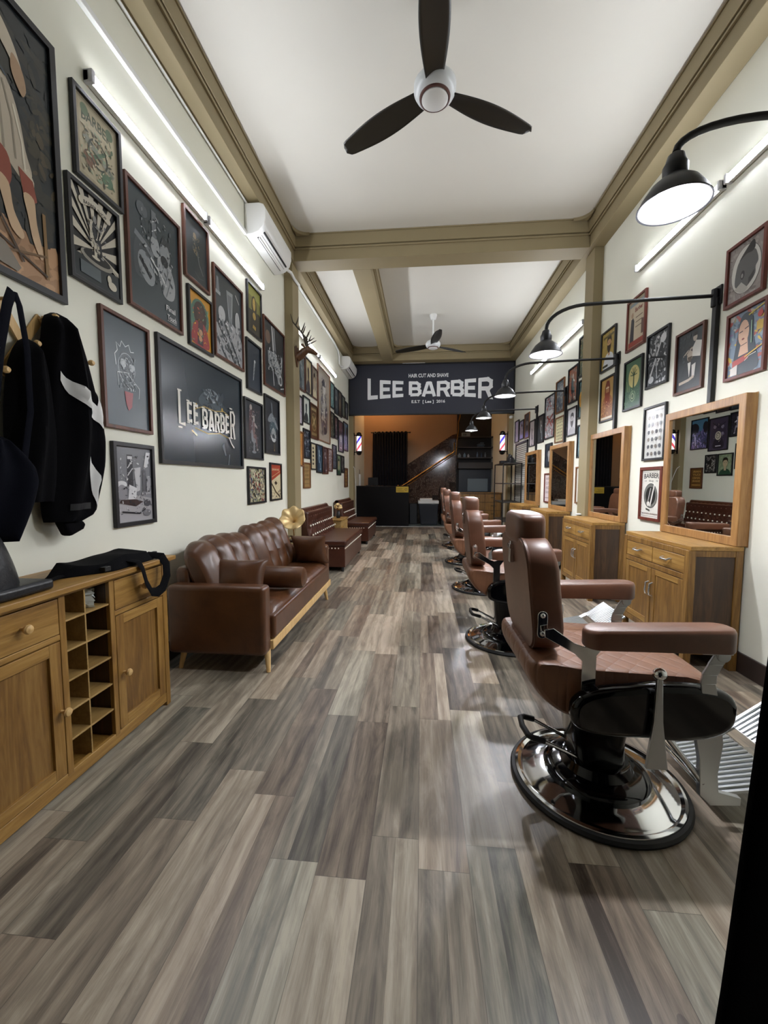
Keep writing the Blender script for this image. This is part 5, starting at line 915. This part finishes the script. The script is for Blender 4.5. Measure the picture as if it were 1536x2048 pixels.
# ---------------------------------------------------------------- air conditioners and conduits
def aircon(y0, y1, z0, z1, label):
    r = thing('air_conditioner', label, 'air conditioner', (XL+.001,(y0+y1)/2,z0), 0, 'wall air conditioners'); d = .205; x = XL+.003; h = z1-z0
    pr = [(x,z0),(x+.07,z0),(x+.135,z0+.022),(x+.185,z0+.075),(x+d,z0+.14),(x+d,z1-.05),(x+d-.02,z1-.015),(x+d-.06,z1),(x,z1)]
    mb = MB(); n = len(pr); mb.add([(a,y0,b) for a,b in pr]+[(a,y1,b) for a,b in pr], [tuple(range(n)),tuple(range(n,2*n))[::-1]]+[(k,n+k,n+(k+1)%n,(k+1)%n) for k in range(n)], M['plast']); mb.build('casing', r, world=True, bevel=.008, seg=3)
    mb = MB()
    for k in (0,1,2):
        t = .18+.30*k; ax, az = x+.075+.105*t, z0+.006+.058*t; mb.box((ax,y0+.07,az-.010),(ax+.014,y1-.07,az+.004),M['rubber'])
    mb.build('outlet_slot', r, world=True)
    MB().box((x+.105,y0+.075,z0-.001),(x+.118,y1-.075,z0+.018),M['plast']).build('louvre', r, world=True, bevel=.003)
    return r
aircon(3.95,4.73,3.575,3.86,'white wall air conditioner nearest the camera beside the crossbeam')
aircon(8.62,9.45,3.56,3.83,'white wall air conditioner far away beside the navy sign board')
tag(MB().box((XL+.001,.2,3.562),(XL+.028,3.95,3.598),M['plast']).box((XL+.0005,2.95,3.558),(XL+.031,2.99,3.602),M['plast']).box((XL+.0005,1.9,3.558),(XL+.031,1.94,3.602),M['plast']).build('pipe_trunking', bevel=.004), 'white pipe trunking running along the left wall into the near air conditioner', 'trunking')
tag(MB().tube([(XL+.014,.2,3.872),(XL+.014,3.2,3.872),(XL+.014,4.0,3.875)], .010, M['plast'], 10).build('cable_conduit'), 'thin white conduit along the left wall just under the beam', 'conduit')
tag(MB().tube([(XL+.05,4.735,3.68),(XL+.10,4.85,3.70),(XL+.122,4.98,3.72),(XL+.125,5.1,3.70),(XL+.122,5.30,3.72),(XL+.05,5.42,3.80),(XL+.022,5.6,3.86),(XL+.022,6.6,3.86),(XL+.022,7.9,3.86),(XL+.022,8.2,3.83),(XL+.022,8.33,3.76),(XL+.022,8.36,3.60),(XL+.03,8.45,3.57),(XL+.04,8.60,3.60)], .018, M['plast'], 12).build('cable_conduit'), 'white pipe wrapping round the left pillar and running to the far air conditioner', 'conduit')

# ---------------------------------------------------------------- ceiling fans
def fan():
    r = thing('ceiling_fan', 'f', 'fan', (0,0,0), 0, 'ceiling fans'); z = ZC-.52
    MB().lathe([(.065,ZC-.001),(.065,ZC-.02),(.045,ZC-.085),(.02,ZC-.10),(.02,ZC-.101)], M['plast'], n=28).build('canopy', r)
    MB().cyl((0,0,ZC-.09),(0,0,z+.06),.014,M['plast']).build('rod', r)
    MB().lathe([(.03,z+.09),(.06,z+.075),(.11,z+.05),(.132,z+.02),(.132,z-.015),(.118,z-.04),(.095,z-.055),(.088,z-.058)], mat('#cfd2d2',.35), n=40).build('motor', r)
    MB().lathe([(.098,z-.050),(.096,z-.062),(.088,z-.066),(.082,z-.060)], mat('#5a3a34',.4), n=40).build('ring', r); MB().lathe([(.083,z-.052),(.082,z-.068),(.06,z-.080),(.0001,z-.084)], M['plast'], n=36).build('cap', r)
    for k in range(3):
        a = 2*PI*k/3; Mx = Matrix.Rotation(a,4,'Z')
        def bl(u, v):
            x = .11+.65*u; w = (.055+.03*math.sin(PI*min(1,u*1.1)))*(1 if u < .9 else math.sqrt(max(0,1-((u-.9)/.1)**2))*.75+.25); return (x, w*(2*v-1), z-.012+.03*(v-.5)*(1-.3*u)-.02*(v-.5)**2)
        MB().grid(bl, 26, 8, mat('#1f1b12',.35), Mx).build('blade', r, solid=.006)
    return r
fn_ = fan(); fn_.location = (.06,2.77,0); fn_.rotation_euler = (0,0,math.radians(28)); fn_['label'] = 'dark three-blade ceiling fan with white hub nearest the camera'
dup(fn_, (.18,7.6,0), 'dark three-blade ceiling fan far down the room before the sign', math.radians(36))

# ---------------------------------------------------------------- stag head on the left pillar
st = thing('stag_head', 'carved brown stag head with antlers mounted on the left pillar', 'wall ornament', (XL+.106,5.2,2.70)); W1 = wood('carved dark wood','#3c2516','#5a3b24','#71502f'); W1 = W1; ax = XL+.106; X0 = ax
MB().prism([(5.12,2.90),(5.16,2.925),(5.20,2.915),(5.24,2.925),(5.28,2.90),(5.275,2.80),(5.20,2.665),(5.125,2.80)], 'x', X0+.001, X0+.018, W1).build('plaque', st, world=True, bevel=.004)
mb = MB(); mb.tube([(X0+.01,5.2,2.79),(X0+.06,5.2,2.82),(X0+.11,5.2,2.865),(X0+.15,5.2,2.885),(X0+.20,5.2,2.865),(X0+.25,5.2,2.835),(X0+.275,5.2,2.825)], [.055,.052,.046,.044,.034,.024,.014], W1, 16)
for s in (-1,1): mb.tube([(X0+.12,5.2+s*.035,2.905),(X0+.10,5.2+s*.075,2.925),(X0+.095,5.2+s*.10,2.925)], [.010,.016,.003], W1, 8)
mb.build('head', st, world=True)
for s in (-1,1):
    Y = lambda d: 5.2+s*d; A = mat('#3b3325',.6); mb = MB()
    mb.tube([(X0+.14,Y(.02),2.92),(X0+.13,Y(.05),2.98),(X0+.11,Y(.10),3.05),(X0+.06,Y(.14),3.11),(X0+.01,Y(.155),3.17),(X0-.02,Y(.15),3.27)], [.015,.014,.012,.010,.008,.003], A, 8)
    for p, q in (((X0+.135,Y(.035),2.955),(X0+.25,Y(.05),3.01)),((X0+.13,Y(.05),2.98),(X0+.18,Y(.06),3.08)),((X0+.10,Y(.11),3.06),(X0+.15,Y(.12),3.17)),((X0+.04,Y(.145),3.13),(X0+.08,Y(.15),3.23))):
        mb.tube([p, tuple((a+b)/2+(.004 if i == 0 else 0) for i,(a,b) in enumerate(zip(p,q))), q], [.010,.008,.003], A, 6)
    mb.build('antler', st, world=True)

# ---------------------------------------------------------------- barber poles
def pole(x, y, s, label):
    r = thing('barber_pole', label, 'barber pole', (x,y,1.78), 0, 'lit barber poles')
    mb = MB(); n, rows_ = 48, 20; st_ = 0
    vs = []; tw = 2*PI*.85
    for j in range(rows_+1):
        z = 1.93+.35*j/rows_
        for k in range(n): a = 2*PI*k/n+tw*j/rows_; vs.append((x+.052*math.cos(a), y+.052*math.sin(a), z))
    wh = mat('#f4ecff',.3,0,0,1.15); bl = mat('#4a3fc0',.3,0,0,.5); rd = mat('#d84a58',.3,0,0,.6); i0 = len(mb.v); mb.v += vs
    for k in range(n):
        ph = k/n; m = bl if ph < .19 else (rd if .42 < ph < .62 else wh); mi_ = mb.mid(m)
        for j in range(rows_): mb.f.append([i0+j*n+k, i0+j*n+(k+1)%n, i0+(j+1)*n+(k+1)%n, i0+(j+1)*n+k]); mb.mi.append(mi_)
    mb.build('striped_cylinder', r, world=True)
    MB().lathe([(.0001,.10),(.02,.098),(.045,.085),(.058,.06),(.06,.035),(.072,.03),(.072,.012),(.062,0),(.05,0)], M['black'], (x,y,2.275), 32).build('top_cap', r, world=True)
    MB().lathe([(.0001,-.10),(.02,-.098),(.045,-.085),(.058,-.06),(.06,-.035),(.072,-.03),(.072,-.012),(.062,0),(.05,0)], M['black'], (x,y,1.935), 32).build('bottom_cap', r, world=True)
    xb = x+s*.115; mb = MB(); mb.box((xb-.006,y-.02,1.84),(xb+.006,y+.02,2.36),M['black'])
    for z in (1.905,2.305): mb.cyl((x+s*.05,y,z),(xb,y,z),.010,M['black'])
    mb.build('wall_bracket', r, world=True)
pole(XL+.228,9.62,-1,'lit striped barber pole on the left side of the back opening')
pole(XR-.228,9.62,1,'lit striped barber pole on the right side of the back opening')
r = thing('security_camera', 'small white bullet security camera at the right end of the sign', 'camera', (XR-.11,9.50,2.62))
MB().lathe([(.0001,0),(.028,.0),(.03,.01),(.03,.10),(.0001,.102)], M['plast'], n=20, M_=Matrix.Translation((XR-.07,9.42,2.655)) @ E_(0,-100,60)).build('body', r, world=True)
MB().cyl((XR-.08,9.45,2.66),(XR-.06,9.545,2.69),.012,M['plast']).build('bracket', r, world=True)

# ---------------------------------------------------------------- window and metal shelf unit at the far right
w1 = struct(MB().box((XR-.03,8.20,2.00),(XR,9.20,2.04),M['blk']).box((XR-.03,8.20,.50),(XR,8.24,2.04),M['blk']).box((XR-.03,9.16,.50),(XR,9.20,2.04),M['blk']).box((XR-.03,8.20,.46),(XR,9.20,.50),M['blk']).build('window_1', bevel=.003))
mb = MB(); mb.box((XR-.004,8.24,.5),(XR-.001,9.16,2.0),mat('#a9aaa2',.6))
for i in range(38): z = .515+.039*i; mb.add([(XR-.006,8.24,z+.030),(XR-.006,9.16,z+.030),(XR-.022,9.16,z),(XR-.022,8.24,z)], [(0,1,2,3)], mat('#cfcfc6',.5))
mb.build('louvre_panel', w1)
r = thing('metal_shelf_unit', 'black metal shelf unit between the last mirror and the far right pillar', 'shelf', (1.82,8.9,0))
mb = MB()
for x in (1.62,1.98):
    for y in (8.42,9.36): mb.box((x,y,0),(x+.02,y+.02,1.60),M['iron'])
mb.build('frame', r, world=True)
for z in (1.60,1.19,.81,.42): MB().box((1.62,8.42,z-.02),(2.0,9.38,z),mat('#2e2926',.5)).build('shelf', r, world=True, bevel=.002)
for i, (x, y, w, h, cat, lab) in enumerate(((1.80,8.55,.07,.16,'bottle','tall black bottle at the near end of the metal shelf top'),(1.88,8.68,.05,.10,'jar','dark green jar on the metal shelf top'),(1.82,8.80,.06,.20,'bottle','tallest black bottle in the middle of the metal shelf top'),(1.85,8.95,.05,.12,'bottle','short black bottle with pale label on the metal shelf top'),(1.78,9.12,.09,.07,'box','low black box at the far end of the metal shelf top'))):
    mb = MB(); c = [M['blk'],mat('#22332c',.3),M['blk'],M['blk'],M['blk']][i]
    if cat == 'box': mb.box((x-w,y-w,1.601),(x+w,y+w,1.601+h),c)
    else: mb.lathe([(w*.8,0),(w*.85,.005),(w*.85,h*.6),(w*.35,h*.8),(w*.35,h),(.0001,h)], c, (x,y,1.601), 18)
    tag(mb.build('shelf_'+cat), lab, cat)

# ---------------------------------------------------------------- back room
r = thing('reception_counter', 'black reception counter at the back left', 'counter', (-1.1,11.3,0)); ct = mat('#070507',.35,0,0,0,None,0,200.,.25)
MB().box((-1.775,11.05,0),(-.35,11.6,1.07),ct).build('body', r, world=True, bevel=.004); MB().box((-1.778,11.03,1.07),(-.335,11.62,1.10),mat('#141116',.25)).build('counter_top', r, world=True, bevel=.004)
cardm = mat('#c9a72e',.45); r = thing('card_sign', 'yellow card sign at the top right corner of the counter', 'sign', (-.53,11.02,.92))
MB().box((-.69,11.022,.925),(-.355,11.03,1.082),cardm).build('card', r, world=True)
mb = MB(); art(mb, lambda c: mat(c,.5), [('r',.08,.62,.5,.68,'#7a5f1c'),('r',.08,.42,.45,.47,'#7a5f1c'),('r',.08,.2,.62,.28,'#7a5f1c'),('e',.8,.5,.1,.22,'#8a6c20'),('e',.8,.5,.05,.12,'#d9bb48')], Vector((-.69,11.0215,.925)), Vector((.335,0,0)), Vector((0,0,.157)), Vector((0,-1,0))); mb.build('printing', r, world=True)
r = thing('router_box', 'white upright router on the counter beside the left wall', 'router', (-1.72,11.35,1.101)); MB().box((-1.76,11.33,1.101),(-1.70,11.36,1.42),M['plast']).build('case', r, world=True, bevel=.01); MB().cyl((-1.73,11.35,1.42),(-1.74,11.36,1.55),.006,M['rubber']).build('aerial', r, world=True)
tag(MB().tube([(XL+.115,9.50,1.56),(XL+.13,9.56,1.52),(XL+.12,9.66,1.40),(XL+.115,9.78,1.2),(XL+.10,9.82,1.0)], .008, M['plast'], 8).build('power_cable'), 'white cable looping round the far left pillar', 'cable')
tag(MB().box((-1.55,11.25,1.101),(-1.25,11.5,1.115),M['rubber']).box((-1.50,11.38,1.115),(-1.22,11.40,1.33),M['rubber']).build('computer_screen', bevel=.004), 'black computer screen standing on the counter', 'screen')
# curtain
cr = thing('curtain', 'black pleated eyelet curtain on the orange back wall', 'curtain', (-.98,12.5,1.0))
MB().grid(lambda u,v: (-1.50+1.06*u, 12.50+.035*math.sin(2*PI*13*u), .25+2.47*v), 260, 4, mat('#0f0f17',.75)).build('cloth', cr, world=True)
MB().cyl((-1.56,12.50,2.70),(-.38,12.50,2.70),.014,M['iron']).ell((-.37,12.5,2.70),(.025,.025,.025),M['iron'],10,8).build('rod', cr, world=True)
mb = MB()
for i in range(9): x = -1.42+.116*i; mb.lathe([(.024,-.004),(.034,-.004),(.034,.004),(.024,.004),(.024,-.004)], M['chrome'], n=14, M_=Matrix.Translation((x,12.455,2.70)) @ Matrix.Rotation(PI/2,4,'X'))
mb.build('eyelets', cr, world=True)
# stair: marble wainscot on the wall, marble side, brass rail
struct(MB().prism([(-.47,0),(-.47,1.72),(.905,2.62),(1.04,2.66),(1.04,0)], 'y', YE-.03, YE-.001, M['marble']).build('trim_12'))
sr = thing('staircase', 'brown marble staircase rising to the right behind the counter', 'stairs', (.3,12.0,0))
steps = []
for i in range(9): x = -.42+.168*i; steps += [(x,.17*i+.10),(x,.17*(i+1)+.10)]
MB().prism([(-.42,0)]+steps+[(.93,1.63),(.93,1.20),(.80,1.18),(.80,1.0),(.5,1.0),(.5,.82),(.3,.82),(.3,0)], 'y', 12.0, YE-.032, M['marble']).build('steps', sr, world=True)
MB().prism([(-.42,0),(-.42,1.12),(.91,2.0),(.96,2.0),(.96,1.20),(.80,1.19),(.80,1.0),(.5,1.0),(.5,.82),(.3,.82),(.3,0)], 'y', 11.96, 11.995, M['marble']).build('side_panel', sr, world=True, bevel=.004)
mb = MB(); mb.tube([(-.66,11.94,1.07),(-.55,11.94,1.10),(.90,11.94,2.06),(.93,11.94,2.12)], .020, M['brass'], 10); mb.ell((-.68,11.94,1.08),(.04,.04,.04),M['brass'],12,8)
mb.tube([(-.58,11.95,1.0),(.91,11.95,1.98)], .010, M['brass'], 8); mb.build('handrail', sr, world=True)
mb = MB(); mb.tube([(.915,11.93,2.10),(.915,11.93,2.34)], .014, M['brass'], 8); mb.tube([(1.0,12.3,2.0),(1.02,12.3,2.4),(1.06,12.3,2.75),(1.05,12.3,2.95),(1.10,12.3,3.12),(1.10,12.3,3.8)], .016, M['brass'], 8); mb.build('newel', sr, world=True)
# warm lamp hidden behind the sign
r = thing('warm_ceiling_lamp', 'warm ceiling lamp glowing above the orange wall behind the sign', 'light', (-1.35,12.1,ZC-.12))
MB().lathe([(.06,.119),(.06,.09),(.03,.08),(.03,.06)], M['plast'], (-1.35,12.1,ZC-.12), 20).build('base', r, world=True)
MB().ell((-1.35,12.1,ZC-.13),(.08,.08,.08),M['warm'],20,12).build('globe', r, world=True)
# dark shelving on the right of the back room
r = thing('dark_wall_shelves', 'dark built-in shelves on the back wall above the grey panel', 'shelf', (1.55,12.3,1.6)); sh_ = mat('#383330',.5)
for z in (1.92,2.22,2.52): MB().box((1.06,12.20,z-.02),(XR-.002,12.545,z+.012),sh_).build('shelf', r, world=True, bevel=.002)
MB().box((1.06,12.16,1.60),(XR-.002,12.545,1.78),sh_).build('cabinet_body', r, world=True, bevel=.003)
its = [(1.16,2.532,'box','pale box with black lettering on the highest shelf',.24,.12,'#8d9490'),(1.62,2.232,'ornament','small blue-grey model on the middle shelf',.10,.14,'#4a5560'),(1.10,1.932,'jar','silver jar at the left end of the lowest shelf',.09,.12,'#8b979c'),(1.25,1.932,'jar','pale blue jar on the lowest shelf',.07,.13,'#7892a4'),(1.36,1.932,'jar','white jar on the lowest shelf',.06,.10,'#a9aeb0'),(1.62,1.932,'bottle','clear bottle at the middle of the lowest shelf',.05,.16,'#5b6a7c'),(1.74,1.932,'bottle','dark blue bottle on the lowest shelf',.05,.14,'#3c4656'),(1.85,1.932,'bottle','grey bottle at the right of the lowest shelf',.05,.15,'#6a7076')]
for x, z, cat, lab, w, h, c in its:
    mb = MB()
    if cat == 'box': mb.box((x,12.25,z),(x+w,12.40,z+h),mat(c,.4)).box((x+.05,12.245,z+.03),(x+.07,12.25,z+.09),M['blk']).box((x+.1,12.245,z+.03),(x+.12,12.25,z+.09),M['blk'])
    elif cat == 'ornament': mb.ell((x+w,12.3,z+.06),(.12,.06,.05),mat(c,.4)).ell((x+w+.03,12.3,z+.12),(.06,.04,.03),mat(c,.4)).box((x,12.27,z),(x+2*w,12.33,z+.02),mat(c,.4))
    else: mb.lathe([(w*.5,0),(w*.55,.01),(w*.55,h*.65),(w*.25,h*.8),(w*.25,h),(.0001,h)], mat(c,.2), (x,12.3,z), 16)
    tag(mb.build('shelf_'+cat), lab, cat)
r = thing('grey_panel', 'pale grey-blue board standing on the drawer chest at the back', 'board', (1.65,12.38,.9)); MB().box((1.36,12.36,.93),(1.95,12.40,1.31),mat('#72808a',.35)).build('panel', r, world=True, bevel=.004)
MB().box((1.10,12.40,.0),(XR-.004,12.44,1.58),mat('#1c2733',.4)).build('backing', r, world=True)
r = thing('drawer_chest', 'wide wooden chest of drawers at the back right', 'chest of drawers', (1.47,10.85,0)); x0, x1 = .80, XR-.02
mb = MB(); mb.box((x0,10.62,.03),(x1,11.0,.92),M['teakd']); mb.box((x0-.02,10.60,.92),(x1,11.0,.945),M['teak']); mb.build('body', r, world=True, bevel=.003)
w_ = (x1-x0-.04)/3
for i in range(3):
    for j in range(4):
        a = x0+.02+w_*i; z = .07+.21*j; d = MB().box((a+.006,10.605,z),(a+w_-.006,10.625,z+.20),M['teak']).build('drawer', r, world=True, bevel=.002)
        c = a+w_/2; MB().tube([(c-.06,10.606,z+.12),(c-.055,10.585,z+.118),(c+.055,10.585,z+.118),(c+.06,10.606,z+.12)], .006, M['chrome'], 6).build('handle', d, world=True)
r = thing('cooler_box', 'dark navy bin with a white lid under the stairs', 'bin', (.2,11.7,0)); nb = mat('#141a24',.35)
MB().add([(-.02,11.50,0),(.44,11.50,0),(.44,11.88,0),(-.02,11.88,0),(-.09,11.46,.60),(.47,11.46,.60),(.47,11.90,.60),(-.09,11.90,.60)], [(0,3,2,1),(4,5,6,7),(0,1,5,4),(1,2,6,5),(2,3,7,6),(3,0,4,7)], nb).build('body', r, world=True, bevel=.02, seg=3)
MB().box((-.10,11.44,.60),(.48,11.91,.69),M['plast']).build('lid', r, world=True, bevel=.015, seg=3)
tag(MB().box((-.05,11.5,.691),(.30,11.8,.745),M['plast']).build('white_tray', bevel=.01), 'flat white tray on top of the bin lid', 'tray')
tag(MB().box((-.34,11.65,0),(-.12,11.92,.60),mat('#11161c',.4)).build('waste_bin', bevel=.015), 'narrow dark waste bin between the counter and the white-lidded bin', 'bin')
tag(MB().box((.55,11.55,.0),(.78,11.9,.86),mat('#1b1614',.4)).build('speaker_box', bevel=.01), 'dark upright box beside the drawer chest', 'box')

# ---------------------------------------------------------------- black cloth at the right edge
r = thing('black_curtain', 'black cloth hanging at the lower right edge of the photo', 'curtain', (.62,.58,0))
def cl(u, v):
    z = .01+1.30*v; xe = .430+.080*z-.02*max(0,z-.45)+.5*max(0,z-1.0)**1.5
    return (xe+.40*u, .60+.022*math.sin(2*PI*5*u+.6)-.06*u, z)
MB().grid(cl, 70, 30, M['fabric']).build('cloth', r, world=True, solid=.006)
